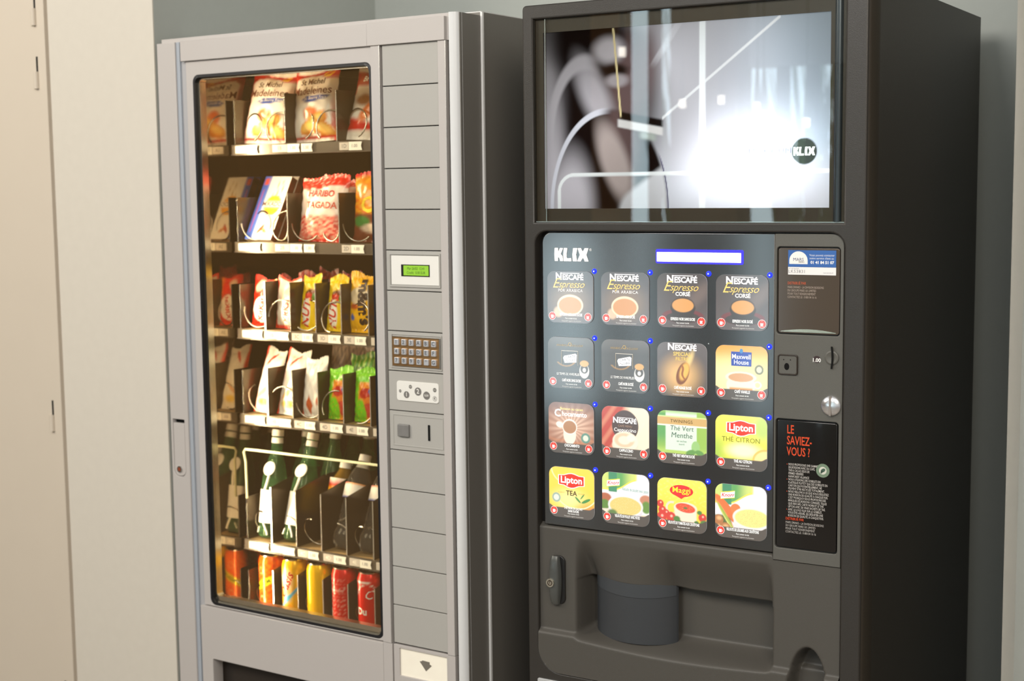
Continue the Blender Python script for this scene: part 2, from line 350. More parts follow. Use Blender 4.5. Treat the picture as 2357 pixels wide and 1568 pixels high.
# ------------------------------------------------------------------ snack machine
V1 = thing('snack_vending_machine', M1, 'silver snack vending machine with glass front, left of the dark drinks machine', 'vending machine')
def z1(b, name, m, parent=None, **k): return b.build(name, m, parent or V1, zoff=(0 if parent else ZC), **k)
b = MB(); b.box(-.079, .7675, .085, .79, -ZC + .08, -ZC + .13); b.box(-.079, .7675, .085, .79, .315, .358); b.box(-.079, .0, .085, .79, -ZC + .13, .315)
b.box(.60, .7675, .085, .79, -ZC + .13, .315); b.box(-.0, .60, .775, .79, -ZC + .13, .315)
for x in (-.05, .70):
    for y in (.12, .72): b.cyl((x, y, -ZC), (0, 0, 1), .02, .02, .09, 12)
z1(b, 'cabinet', greyside_m)
b = MB(); b.box(-.079, .7675, .085, .79, .358, .3595); b.box(.7665, .7715, .0835, .0890, -ZC + .08, .358); z1(b, 'cabinet_edge', mat('edge_highlight_white', (.82, .82, .82), .3))  # thin white upright paints in the highlight along the cabinet edge
b = MB(); b.box(-.075, .762, .012, .082, .343, .352); z1(b, 'door_top_cap', silver_m)
# door side (dark brown grey) and its rounded silver corner
b = MB(); b.box(.748, .7672, .010, .081, -ZC + .08, .351); z1(b, 'door_side', greyside_m)
b = MB(); P = []
for i in range(9):
    a = math.radians(90 * i / 8); P.append((.7495 + .0178 * math.sin(a), .018 - .018 * math.cos(a)))
P = [(.7475, .0)] + P
b.grid(len(P) - 1, 1, lambda u, v: (P[round(u * (len(P) - 1))][0], P[round(u * (len(P) - 1))][1], -ZC + .08 + v * (ZC - .08 + .3515)))
b.box(.7475, .766, .0178, .0182, .3505, .3515); z1(b, 'door_corner', mat('corner_profile', (.72, .73, .74), .3, noise=.02), ang=60)
b = MB(); b.box(.7425, .7478, .008, .012, -ZC + .08, .343); z1(b, 'corner_groove', mat('shade_grey', (.30, .30, .31), .5))
# left pillar with lock
plate('door_pillar', rr(-.079, -ZC + .08, -.021, .342, .0), [rr(-.0722, -.666, -.0335, -.529, [.0165, .0165, .001, .001])], .0, .08, silver_m, V1, .0012, ZC)
b = MB(); b.box(-.021, -.010, .004, .03, -ZC + .08, .342); z1(b, 'pillar_bevel', mat('blue_grey_edge', (.38, .42, .48), .35))
b = MB(); b.box(-.010, .010, .008, .03, -ZC + .08, .2975); z1(b, 'pillar_channel', mat('channel_grey', (.42, .42, .44), .4))
b = MB(); b.box(-.0728, -.033, .012, .02, -.667, -.528); z1(b, 'handle_recess', groove_m)
hp = plate('lock_handle', rr(-.0708, -.6645, -.0345, -.538, [.0155, .0155, .002, .002]), [], .0005, .010, silver_m, V1, .001, ZC)
b = MB(); b.cyl((-.0535, .001, -.648), (0, -1, 0), .008, .0075, .0035, 20); b.build('lock_barrel', steel_m, hp)
b = MB(); b.ell(-.0535, -.648, .0045, .0045, -.0028, (.5, .1, .05)); b.box(-.0543, -.0527, -.0031, -.0026, -.652, -.644, (.1, .02, .01)); b.build('key_slot', mat('red_copper', (.45, .12, .06), .35, metal=.5), hp)
# top panels
plate('top_panel', rr(.000, .2975, .5418, .3425, .0), [], -.004, .02, silver_m, V1, .001, ZC)
plate('top_panel', rr(.5424, .2975, .7395, .3440, .0), [], -.005, .02, silver_m, V1, .001, ZC)
b = MB(); b.box(.7398, .7475, .004, .02, .2975, .343); z1(b, 'panel_return', silver_m)
# glazed door frame
plate('window_frame', rr(.0092, -.9665, .5485, .2972, .0), [rr(.0300, -.9635, .5462, .2655, .016)], .003, .03, silver_m, V1, .001, ZC)
ringplate('window_seal', rr(.0300, -.9635, .5462, .2655, .016), rr(.0350, -.9575, .5420, .2605, .013), .002, .03, rubber_m, V1, ZC)
ringplate('window_trim', rr(.0345, -.9585, .5425, .2612, .013), rr(.0430, -.9430, .5385, .2565, .008), .010, .030, trim_m, V1, ZC)
ringplate('inner_trim', rr(.012, -.975, .56, .28, .01), rr(.0270, -.957, .552, .268, .006), .0315, .040, rubber_m, V1, ZC)
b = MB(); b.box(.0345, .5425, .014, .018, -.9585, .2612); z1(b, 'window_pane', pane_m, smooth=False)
# aluminium strips
b = MB(); b.box(.5493, .5715, -.0015, .03, -.9655, .2970); z1(b, 'centre_strip', silver_m)
b = MB(); b.box(.5708, .5722, -.0018, -.0008, -.9655, .2970); z1(b, 'strip_edge', brightedge_m)
b = MB(); b.box(.7205, .7395, -.0015, .03, -.9655, .2970); z1(b, 'right_strip', silver_m)
b = MB(); b.box(.7386, .7398, -.0018, -.0008, -.9655, .2970); z1(b, 'strip_edge', brightedge_m)
b = MB(); b.box(.5716, .7204, .012, .03, -ZC + .08, .2970); z1(b, 'module_backing', groove_m)
# payment column: fifteen blank and fitted modules
zt = .298; dz = .08414
for k in range(15):
    a = zt - k * dz; c = a - dz
    if k == 4:
        mo = plate('display_module', rr(.5766, c + .001, .7196, a - .001, .001), [], .002, .012, module_m, V1, .0008, ZC)
        plate('bezel', rr(.585, -.199, .7165, -.1285, .001), [rr(.5880, -.1955, .7138, -.1320, .001)], -.0005, .003, module_m, mo, .0006)
        plate('bezel_inset', rr(.5905, -.1938, .7125, -.1337, .0005), [], .0006, .004, white_m, mo, .0003)
        b = MB(); b.box(.6168, .6895, -.0004, .002, -.1762, -.1518); b.build('display_surround', black_m, mo)
        b = MB(); b.box(.6232, .6875, -.0009, .001, -.1742, -.1537); b.build('display_screen', lcd_m, mo)
        b = MB()
        for t, zz in (('Mar 26/02  12:41', -.1600), ('Credit:  0.00 EUR', -.1686)): b.text(t, .6555, zz, .0078, -.0011, (.02, .06, .01), .0, sx=.85)
        b.build('display_text', mat('lcd_ink', (.05, .12, .02), .5), mo)
    elif k == 6 + 0:
        mo = plate('keypad_module', rr(.5766, c + .001, .7196, a - .001, .001), [], .002, .012, module_m, V1, .0008, ZC)
        plate('bezel', rr(.585, -.369, .7165, -.2965, .001), [rr(.5880, -.3665, .7145, -.2990, .001)], .0, .003, module_m, mo, .0006)
        b = MB(); b.box(.5900, .7130, -.0015, .003, -.3638, -.3025); b.build('key_plate', mat('copper_steel', (.62, .36, .16), .3, metal=.9, noise=.25, nscale=25), mo)
        b = MB(); b.box(.7125, .7140, -.003, .003, -.3645, -.3018); b.box(.5900, .7130, -.0022, .003, -.3028, -.3018); b.build('key_plate_edge', steel_m, mo)
        keys = ['1', '2', '3', 'A', 'B', 'C', '4', '5', '6', 'D', 'E', 'F', '7', '8', '9', '0', '*', 'G']
        for i, t in enumerate(keys):
            kx = .6035 + (i % 6) * .0192; kz = -.3135 - (i // 6) * .0193
            kk = plate('key', rr(kx - .0058, kz - .0064, kx + .0058, kz + .0064, .0012), [], -.0058, -.001, mat('pale_key_metal', (.60, .62, .66), .3, metal=.35), mo, .0008)
            b = MB(); b.text(t, kx, kz, .0115, -.0061, (.12, .13, .15), .02); b.build('key_character', mat('key_ink', (.12, .13, .15), .5), kk)
    elif k == 7:
        mo = plate('coin_value_module', rr(.5766, c + .001, .7196, a - .001, .001), [], .002, .012, module_m, V1, .0008, ZC)
        plate('coin_label', rr(.5985, -.4370, .7070, -.3955, .006), [], .0, .003, white_m, mo, .0006)
        g = (.20, .19, .18); b = MB(); y = -.0006
        for x, z, r, t, s_ in ((.6245, -.4235, .0072, '1', .012), (.6545, -.4150, .0086, '2', .014), (.6765, -.4220, .0085, '0,50', .0062), (.6350, -.4062, .0040, '', 0), (.6080, -.4168, .0032, '', 0), (.6975, -.4090, .0044, '', 0)):
            b.ell(x, z, r, r, y, g)
            if t: b.text(t, x, z, s_, y - .0003, (.85, .84, .8), .02)
        for x, z, s_, t in ((.6350, -.4062, .0042, '0,20'), (.6080, -.4168, .0035, '0,05'), (.6975, -.4090, .0044, '0,10')): b.text(t, x, z, s_ * .8, y - .0003, (.7, .7, .66), .02)
        b.ring(.6975, -.4270, .0052, .0052, .0006, y, g); b.text('€', .6975, -.4270, .008, y, g, .01)
        b.build('coin_symbols', print_m, mo)
    elif k == 8:
        mo = plate('coin_slot_module', rr(.5766, c + .001, .7196, a - .001, .001), [], .002, .012, module_m, V1, .0008, ZC)
        plate('bezel', rr(.585, -.5335, .7165, -.4665, .001), [rr(.5875, -.5310, .7140, -.4690, .001)], .0010, .003, module_m, mo, .0005)
        plate('return_button', rr(.6008, -.5130, .6302, -.4870, .002), [], -.004, .003, mat('button_grey', (.22, .215, .21), .35, noise=.15, nscale=60), mo, .0015)
        b = MB(); b.box(.6782, .6822, -.0002, .003, -.5165, -.4838); b.build('coin_slot', groove_m, mo)
    else:
        plate('blank_module', rr(.5766, c + .001, .7196, a - .001, .001), [], .002, .012, module_m, V1, .0008, ZC)
# lower front
zl = -ZC + .08
plate('lower_panel', rr(.0002, zl, .5485, -.9690, .0), [rr(.0355, -1.37 + .06, .5300, -1.0935, .004)], -.002, .03, silver_m, V1, .001, ZC)
b = MB(); b.box(.030, .54, .035, .045, -1.33, -1.085); z1(b, 'delivery_flap', mat('brown_black_flap', (.030, .024, .020), .3, noise=.2, nscale=5))
b = MB(); b.box(.5492, .5735, -.0015, .03, zl, -.9665); z1(b, 'lower_centre_strip', silver_m)
b = MB(); b.box(.7205, .7395, -.0015, .03, zl, -.9665); z1(b, 'lower_right_strip', silver_m)
am = plate('change_tray_module', rr(.5760, -1.22, .7198, -.9668, .001), [rr(.5915, -1.034, .7165, -.9735, .001)], .0, .012, silver_m, V1, .0008, ZC)
plate('arrow_window', rr(.5915, -1.034, .7165, -.9735, .001), [], .004, .012, mat('emissive_cream', (.80, .76, .66), .3, emit=(.9, .8, .62), es=.25, noise=.06, nscale=30), am, .0003)  # cream plate with a weak even emission
b = MB(); b.poly([(.6590, -1.0140), (.6745, -.9995), (.6690, -.9975), (.6690, -.9925), (.6500, -.9915), (.6480, -.9935), (.6425, -.9950)], .0034, (.2, .2, .2)); b.build('arrow', mat('arrow_grey', (.20, .18, .15), .5), am)
# interior
b = MB(); b.box(.0, .60, .765, .775, -ZC + .2, .315); b.box(.0, .60, .041, .775, .296, .315); b.box(.5901, .60, .045, .765, -1.2, .296); b.box(.0, .60, .10, .775, -1.10, -1.09)
z1(b, 'liner', inner_m, smooth=False)
b = MB(); b.box(.0005, .0090, .060, .764, -1.09, .2955); b.box(-.008, -.006, .036, .060, -1.09, .2955); b.box(-.008, .0005, .0585, .0600, -1.09, .2955); z1(b, 'mirror_side_wall', mirror_m, smooth=False)
# lamp tube upright behind the left rim of the window
b = MB(); b.cyl((.0045, .0470, -1.02), (0, 0, 1), .0050, .0050, 1.26, 16); z1(b, 'lamp_tube', tube_m)
YS = .14                                        # front edge of the shelves
ROWS = [(.112, 'wide', .1045, .1135), (-.1165, 'wide', .1035, .1135), (-.3225, 'narrow', .106, .113), (-.528, 'narrow', .106, .112), (-.836, 'narrow', .104, .134), (-1.018, 'narrow', .08, .113)]
DX = [.0225, .102, .1805, .2585, .3345, .4135, .492]
def coil_mesh(r, pitch, turns, wire, hand=1, ph=-90.):
    b = MB(); n = int(turns * 26)
    b.tube([(r * math.cos(math.radians(ph) + hand * 2 * math.pi * i / 26), pitch * i / 26, r * math.sin(math.radians(ph) + hand * 2 * math.pi * i / 26)) for i in range(n + 1)], wire, 7)
    return b
def put_coil(parent, x, z, r, pitch, turns, hand=1, ph=-90.):
    o = coil_mesh(r, pitch, turns, .0019, hand, ph).build('spiral_coil', coil_m, parent, ang=80); o.location = (x, YS + .006, z); return o
for ri, (zs, kind, hl, hh) in enumerate(ROWS):
    b = MB(); b.box(.0135, .588, YS + .004, .72, zs - .006, zs - .001)
    tray = z1(b, 'shelf_tray', inner_m, smooth=False)
    b = MB(); b.box(.0135, .588, YS - .003, YS + .003, zs - .0235, zs - .0005); b.box(.0135, .588, YS - .006, YS + .004, zs - .0250, zs - .0232); b.build('price_rail', rail_m, tray, smooth=False)
    xs = [DX[0], DX[2], DX[4], DX[6]] if kind == 'wide' else DX
    for k, x in enumerate(xs):
        hgt = (.1045 if k == 0 else .1135) if ri != 4 else (.104 if k == 0 else .135)
        pts = [(YS + .001, zs - .004), (YS + .50, zs - .004), (YS + .50, zs + hgt), (YS + .001, zs + hgt)]
        if ri in (4, 5) and k: pts = [(YS + .001, zs - .004), (YS + .50, zs - .004), (YS + .50, zs + hgt + .03), (YS + .10, zs + hgt + .02), (YS + .001, zs + hgt)]
        b = MB(); n = len(pts)
        b.add([(x - .0008, p[0], p[1]) for p in pts] + [(x + .0008, p[0], p[1]) for p in pts], [tuple(range(n))[::-1], tuple(range(n, 2 * n))] + [(i, (i + 1) % n, n + (i + 1) % n, n + i) for i in range(n)])
        b.add([(x - .0013, YS - .0006, zs - .001), (x + .0013, YS - .0006, zs - .001), (x + .0013, YS - .0006, zs + hgt), (x - .0013, YS - .0006, zs + hgt)], [(0, 1, 2, 3)], mi=1)
        b.build('divider', [divider_m, brightedge_m], tray, smooth=False)
    for k in range(len(xs) - 1):
        xm = (xs[k] + xs[k + 1]) / 2
        if kind == 'wide':
            put_coil(tray, xs[k] + .040, zs + .038, .034, .050, 5, 1, -60 - 130 * (ri == 1)); put_coil(tray, xs[k + 1] - .037, zs + .038, .034, .050, 5, -1, -120 + 100 * (ri == 1))
        else:
            put_coil(tray, xm, zs + .036, .0345, .042 if ri < 4 else .070, 5, -1 if k % 2 else 1, [(0), 0, 150, 100, 20, 35][ri] + 40 * k * (ri < 4) + (60 if ri > 3 else 0))
    # price tags on the rail
    tags = [(DX[0] + .010 + i * .0785, i) for i in range(6)] if kind != 'wide' else [(DX[0] + .006, 0), (DX[2] - .035, 1), (DX[2] + .052, 2), (DX[4] + .012, 3)]
    for x, i in tags:
        wd = .030 if kind != 'wide' else [.036, .045, .0, .026][i]
        pb = MB()
        if wd: pb.box(x, x + wd, YS - .0065, YS - .0035, zs - .0205, zs - .0035, lin((205, 200, 195)))
        x2 = x + wd + .0012; w2 = .034 if i % 2 == 0 else .038
        pb.add([(x2, YS - .0068, zs - .0215), (x2 + w2, YS - .0068, zs - .0215), (x2 + w2 - .003, YS - .0068, zs - .012), (x2 + w2, YS - .0068, zs - .0028), (x2, YS - .0068, zs - .0028)], [(0, 1, 2, 3, 4)], lin((250, 250, 245)))
        if wd:
            pb.text('%d%s' % (ri + 1 if ri < 4 else 4, 'ABCDEF'[i]), x + wd * .5, zs - .012, .0125, YS - .0067, (.25, .24, .24) if ri < 4 else (.9, .9, .85), .02)
        pb.text('1.00', x2 + w2 * .42, zs - .012, .0105, YS - .0070, (.3, .3, .3), .01)
        pb.build('price_tag', print_m, tray, smooth=False)
# white wire guard in front of the bottles
b = MB(); gp_ = [(.0275, YS - .003, -.735), (.0270, YS - .003, -.645), (.0215, YS - .003, -.622), (.0265, YS - .003, -.6150), (.06, YS - .003, -.6145), (.585, YS - .003, -.6150)]
b.tube(gp_, .0030, 8); z1(b, 'bottle_guard', guard_m)

# ------------------------------------------------------------------ products (top-level things standing in the trays)
def MT(x, y, z, roll=0., lean=0., yaw=0.):       # roll: tilt sideways (clockwise seen from the front), lean: top back
    return M1 @ Matrix.Translation((x, y, ZC + z)) @ Matrix.Rotation(math.radians(yaw), 4, 'Z') @ Matrix.Rotation(math.radians(roll), 4, 'Y') @ Matrix.Rotation(math.radians(-lean), 4, 'X')
def bag(name, M, W, H, T, colf, label, cat, texts=(), seal=(.05, .09), k=0, pinch=.08, group=None, m=None, zig=True):
    def th(u, v):
        a = clamp((v - seal[0]) / (1 - seal[0] - seal[1])); e = math.sin(math.pi * a) ** .55 if 0 < a < 1 else 0
        q = (1 - abs(2 * u - 1) ** 3.2) ** .6 if 0 < u < 1 else 0
        wr = .0012 * math.sin(u * 19 + k + 5 * v) * math.sin(v * 23 + 2 * k) + .0014 * (1 - e) * math.sin(u * 42 + k)
        return T / 2 * e * q + wr * q + .0004
    def X(u, v):
        a = clamp((v - seal[0]) / (1 - seal[0] - seal[1])); return (u - .5) * W * (1 - pinch * math.sin(math.pi * a) + .012 * math.sin(v * 40 + k))
    def Z(u, v):
        zz = v * H
        if v > .999 and zig: zz += .0016 * (1 if int(u * 26) % 2 else -1)
        return zz + .006 * math.sin(u * 5 + k) * ss(.8, 1, v) + .004 * math.sin(u * 4 + k * 2) * ss(.2, 0, v) * 0
    b = MB(); nu, nv = 26, 36
    b.grid(nu, nv, lambda u, v: (X(u, v), -th(u, v), Z(u, v)), colf)
    b.grid(nu, nv, lambda u, v: (X(u, v), th(u, v), Z(u, v)), colf, flip=True)
    root = b.build(name, m or foil_m, ang=70); root.matrix_world = M; tag(root, label, cat, group)
    if texts:
        tb = MB()
        for t in texts:
            s_, u, v, size, c = t[:5]; kw = t[5] if len(t) > 5 else {}
            tb.text(s_, (u - .5) * W, v * H, size, 0, lin(c), surf=lambda xx, zz: -th(clamp(xx / (W * (1 - pinch * .9)) + .5, .02, .98), clamp(zz / H)) - .0009, **kw)
        tb.build('lettering', print_m, root, smooth=False)
    return root
R_c = lin((205, 25, 20)); W_c = lin((245, 240, 232)); O_c = lin((240, 150, 40)); Y_c = lin((250, 205, 0)); B_c = lin((40, 70, 160)); G_c = lin((70, 190, 30)); DR_c = lin((140, 10, 12))
def madeleine(u, v):
    c = W_c
    c = mix(c, R_c, rect(u, v, -.1, .83, 1.1, .935, .012) * (1 - blob(u, v, .42, .80, .36, .09, .1)))
    c = mix(c, Y_c, blob(u, v, .8, .885, .09, .035, .2)); c = mix(c, R_c, blob(u, v, .8, .885, .05, .018, .2))
    c = mix(c, R_c, ss(.09, .05, u) * .8 + ss(.93, .97, u) * ss(.75, .1, v))
    c = mix(c, lin((45, 75, 165)), blob(u, v, .60, .565, .30, .042, .12, .05))
    c = mix(c, lin((225, 110, 50)), blob(u, v, .52, .36, .17, .10, .3))
    for cu, cv, ru, rv, rt in ((.62, .24, .26, .10, .4), (.78, .15, .22, .09, -.3), (.45, .18, .2, .08, .2)):
        c = mix(c, lin((215, 130, 35)), blob(u, v, cu, cv, ru * 1.1, rv * 1.15, .1, rt)); c = mix(c, lin((250, 205, 110)), blob(u, v, cu - .02, cv + .015, ru * .8, rv * .7, .5, rt))
    return mix(c, R_c, ss(.085, .06, v) * ss(.02, .05, v))
mt = [("S\u1d57Michel", .50, .79, .020, (90, 55, 30), dict(bold=.01)), ('Madeleines', .50, .665, .026, (110, 50, 25), dict(bold=.005)), ('au Beurre Frais', .60, .565, .0105, (250, 250, 250), dict(shear=.3))]
mt[0] = ('St Michel', .50, .79, .020, (90, 55, 30), dict(bold=.01))
bag('madeleine_bag', MT(.087, 0.170, .1135, 2, 15), .140, .176, .04, madeleine, 'white and red bag of small sponge cakes leaning right, top shelf, leftmost', 'snack bag', mt, k=1)
bag('madeleine_bag', MT(.240, 0.174, .1135, -2, 8, -4), .140, .172, .045, madeleine, 'white and red bag of small sponge cakes standing upright, middle of the top shelf', 'snack bag', mt, k=3)
bag('madeleine_bag', MT(.110, 0.235, .1135, 2, 15), .14, .172, .04, madeleine, 'sponge cake bag mostly hidden behind the leftmost one on the top shelf', 'snack bag', (), k=5)
def crisps(u, v):
    c = mix(W_c, lin((190, 70, 40)), rect(u, v, -.1, .72, 1.1, .93, .02)); c = mix(c, R_c, ss(.34, .26, v + .15 * u)); c = mix(c, W_c, ss(.13, .10, v))
    c = mix(c, lin((235, 120, 40)), blob(u, v, .55, .40, .3, .10, .3, .5)); c = mix(c, lin((150, 90, 30)), blob(u, v, .35, .52, .2, .08, .4)); c = mix(c, R_c, rect(u, v, -.1, .6, .08, .9))
    return c
bag('cake_bag', MT(.398, 0.172, .1135, 2, 17), .130, .170, .04, crisps, 'red white and orange snack bag tilted right at the end of the top shelf', 'snack bag', (('Brownies', .5, .82, .02, (250, 245, 240), dict(bold=.02)),), k=2)
# ---- second shelf
def box_(name, M, W, D, H, front, side, label, cat, group=None, texts=()):
    b = MB()
    b.grid(20, 40, lambda u, v: ((u - .5) * W, -D / 2, v * H), front)
    b.grid(4, 20, lambda u, v: (W / 2, -D / 2 + u * D, v * H), side)
    b.grid(4, 20, lambda u, v: (-W / 2, D / 2 - u * D, v * H), side)
    b.grid(4, 4, lambda u, v: ((u - .5) * W, -D / 2 + v * D, H), lambda u, v: lin((235, 225, 210)))
    b.grid(4, 4, lambda u, v: ((u - .5) * W, D / 2 - v * D, 0), lambda u, v: lin((200, 190, 180)))
    b.grid(4, 4, lambda u, v: ((.5 - u) * W, D / 2, v * H), lambda u, v: lin((200, 190, 180)))
    root = b.build(name, cardp_m, smooth=False); root.matrix_world = M; tag(root, label, cat, group)
    if texts:
        tb = MB()
        for s_, u, v, size, c, kw in texts: tb.text(s_, (u - .5) * W, v * H, size, -D / 2 - .0005, lin(c), **kw)
        tb.build('lettering', print_m, root, smooth=False)
    return root
def mik(u, v):
    c = lin((248, 244, 235)); c = mix(c, lin((70, 110, 215)), ss(.27, .24, u)); c = mix(c, lin((225, 60, 60)), rect(u, v, .10, .12, .135, .78, .006)); c = mix(c, lin((235, 90, 60)), rect(u, v, .05, .86, .2, .97, .01))
    for i in range(5): c = mix(c, lin((200, 150, 60)), clamp(1 - abs(u - .52 - i * .07 - (v - .8) * .15) / .013) * rect(u, v, .3, .66, 1, .93, .02))
    c = mix(c, lin((240, 170, 30)), blob(u, v, .62, .54, .30, .16, .04)); c = mix(c, lin((250, 246, 238)), rect(u, v, .28, .505, 1, .60, .01))
    c = mix(c, lin((180, 60, 25)), blob(u, v, .48, .17, .13, .035, .2, .6)); c = mix(c, lin((200, 120, 50)), blob(u, v, .62, .14, .1, .03, .2, -.3))
    return c
def sidec(u, v): return mix(lin((90, 55, 40)), lin((140, 75, 55)), noise(u, v))
mkt = [('MIKADO', .60, .555, .0165, (95, 45, 20), dict(bold=.01, sx=.95))]
box_('biscuit_stick_box', MT(.068, 0.166, -.1155, 1, 28), .084, .020, .168, mik, sidec, 'white and blue box of chocolate biscuit sticks leaning right, foremost on the second shelf', 'snack box', None, mkt)
box_('biscuit_stick_box', MT(.068, 0.192, -.1155, 1, 28), .084, .020, .168, mik, sidec, 'box of chocolate biscuit sticks behind the foremost one on the second shelf', 'snack box', None, mkt)
def tagada(u, v):
    c = lin((245, 225, 215)); c = mix(c, lin((225, 40, 20)), ss(.80, .82, v + .04 * math.sin(u * 6))); c = mix(c, lin((250, 240, 225)), clamp(noise(u * 2.2, v * 3.2, 2) * 2.8 - 1.9) * ss(.84, .88, v))
    if v < .40: c = mix(c, mix(lin((225, 40, 40)), lin((250, 190, 170)), clamp(noise(u * 1.6, v * 2.4, 5) * 1.8 - .4)), ss(.42, .36, v))
    return mix(c, R_c, ss(.05, .03, v) + ss(.04, .02, u))
bag('strawberry_sweet_bag', MT(.255, 0.172, -.1155, 1, 8), .142, .152, .045, tagada, 'red and white bag of strawberry sweets, middle of the second shelf', 'sweet bag', [('HARIBO', .52, .72, .021, (200, 50, 30), dict(bold=.03)), ('TAGADA', .55, .54, .021, (210, 70, 40), dict(bold=.02))], k=4, seal=(.04, .07))
bag('strawberry_sweet_bag', MT(.262, 0.235, -.1155, 1, 8), .14, .150, .04, tagada, 'sweet bag with only its red top showing behind the strawberry sweets', 'sweet bag', (), k=8)
def orng(u, v):
    c = mix(lin((240, 120, 20)), lin((250, 180, 40)), clamp(noise(u, v * 2, 3))); c = mix(c, lin((120, 60, 40)), ss(.45, .38, v)); c = mix(c, lin((60, 130, 60)), blob(u, v, .25, .30, .2, .08)); c = mix(c, lin((220, 200, 180)), blob(u, v, .55, .2, .3, .07))
    return mix(c, R_c, ss(.93, .96, v))
bag('orange_sweet_bag', MT(.415, 0.172, -.1155, 0, 6), .135, .155, .045, orng, 'orange and brown sweet bag at the right end of the second shelf', 'sweet bag', [('C', .40, .53, .05, (255, 220, 40), dict(bold=.03))], k=6)
# ---- third shelf: slim bars
def kk(u, v):
    c = lin((222, 35, 15)); c = mix(c, lin((250, 215, 190)), blob(u, v, .35, .82, .22, .10, .3, .3)); c = mix(c, lin((240, 130, 40)), ss(.8, .95, u) * ss(.2, .4, v))
    c = mix(c, lin((250, 248, 240)), blob(u, v, .52, .36, .42, .255, .03)); return c
kt = [('KitKat', .52, .36, .021, (200, 25, 15), dict(bold=.02, rot=math.pi / 2 * 0 + 1.45))]
bag('wafer_bar', MT(.062, 0.172, -.3215, 1, 8), .070, .120, .022, kk, 'red wafer bar with a white oval, first slot of the third shelf', 'chocolate bar', kt, k=1, seal=(.06, .09))
def kkw(u, v):  # lamp overexposure painted in: the red wrapper is coloured near white
    c = lin((250, 238, 220)); c = mix(c, lin((225, 45, 20)), ss(.12, .06, u) + ss(.95, .97, v) + ss(.08, .05, v)); c = mix(c, lin((235, 150, 80)), blob(u, v, .55, .70, .3, .1, .3, .6) * .6); c = mix(c, lin((255, 252, 245)), blob(u, v, .55, .36, .38, .23, .03)); return c
bag('overlit_wafer_bar', MT(.141, 0.172, -.3215, 1, 6), .072, .121, .024, kkw, 'red wafer bar painted pale as in strong lamp light, with red edge, second slot of the third shelf', 'chocolate bar', [('KitKat', .54, .36, .021, (215, 60, 40), dict(bold=.02, rot=1.45))], k=2, seal=(.06, .09))
def nuts(u, v):
    c = lin((250, 212, 0)); c = mix(c, lin((120, 60, 20)), blob(u, v, .62, .66, .32, .09, .2)); c = mix(c, lin((240, 60, 30)), blob(u, v, .5, .62, .2, .05, .2)); c = mix(c, lin((250, 245, 235)), blob(u, v, .42, .33, .25, .26, .1, .1)); c = mix(c, lin((90, 140, 40)), blob(u, v, .85, .6, .15, .08)); return c
nut_t = [('NUTS', .45, .34, .030, (215, 40, 20), dict(bold=.02, rot=1.45, shear=.2))]
bag('yellow_nut_bar', MT(.207, 0.172, -.3215, 1, 9), .054, .128, .022, nuts, 'yellow bar with red lettering, third slot of the third shelf', 'chocolate bar', nut_t, k=3, seal=(.06, .09))
bag('yellow_nut_bar', MT(.290, 0.172, -.3215, 1, 8), .056, .128, .024, nuts, 'yellow bar with red lettering, fourth slot of the third shelf', 'chocolate bar', nut_t, k=5, seal=(.06, .09))
def mms(u, v):
    c = lin((250, 190, 10)); c = mix(c, lin((235, 215, 180)), blob(u, v, .45, .62, .42, .14, .1)); c = mix(c, lin((60, 110, 210)), blob(u, v, .2, .26, .11, .05, .1)); c = mix(c, lin((200, 90, 30)), blob(u, v, .3, .44, .2, .05, .3)); return c
bag('yellow_peanut_sweet_bag', MT(.366, 0.174, -.3215, 0, 5), .072, .135, .03, mms, 'yellow bag of peanut sweets with big brown letters, fifth slot of the third shelf', 'sweet bag', [("m&m's", .66, .52, .040, (50, 30, 20), dict(bold=.05, rot=-1.5, sx=.95))], k=7, seal=(.06, .09))
bag('yellow_peanut_sweet_bag', MT(.445, 0.175, -.3215, 1, 4), .066, .133, .03, mms, 'yellow bag of peanut sweets at the right end of the third shelf', 'sweet bag', (), k=9, seal=(.06, .09))
def redb(u, v): return mix(lin((170, 20, 15)), lin((120, 12, 10)), noise(u, v))
for x, y, hh in ((.130, .245, .130), (.165, .28, .136), (.080, .24, .118), (.245, .27, .132)):
    bag('red_bar', MT(x, y, -.3215, 5, 3), .06, hh, .02, redb, 'dark red wrapper tip rising behind the third shelf bars', 'chocolate bar', (), k=x * 90, group='rear red wrappers on the third shelf', seal=(.06, .09))
# ---- fourth shelf
def whb(u, v):
    c = lin((250, 246, 238)); c = mix(c, lin((230, 50, 20)), ss(.13, .05, u)); c = mix(c, lin((225, 70, 40)), blob(u, v, .45, .84, .22, .035, .3, .5)); c = mix(c, lin((235, 160, 60)), blob(u, v, .45, .32, .3, .05, .4, .3) * .7); c = mix(c, lin((240, 205, 90)), blob(u, v, .5, .16, .3, .06, .5)); return c
bag('white_biscuit_bag', MT(.063, 0.166, -.527, 2, 19), .064, .158, .030, whb, 'white biscuit bag with red edge, first slot of the fourth shelf', 'snack bag', (), k=1)
bag('white_biscuit_bag', MT(.141, 0.166, -.527, 2, 17), .070, .157, .030, whb, 'white biscuit bag with red edge, second slot of the fourth shelf', 'snack bag', (), k=2)
def whd(u, v):
    c = lin((248, 244, 238)); c = mix(c, lin((225, 60, 30)), ss(.10, .04, u) * ss(.85, .7, v)); c = mix(c, lin((205, 95, 50)), ss(.19, .15, abs(u - .42) + abs(v - .20))); c = mix(c, lin((215, 120, 90)), blob(u, v, .86, .27, .12, .08, .2)); c = mix(c, lin((120, 170, 225)), blob(u, v, .9, .45, .12, .05, .3)); return c
bag('white_diamond_bag', MT(.214, 0.172, -.527, 1, 8), .066, .140, .032, whd, 'white bag with an orange diamond, third slot of the fourth shelf', 'snack bag', (), k=3)
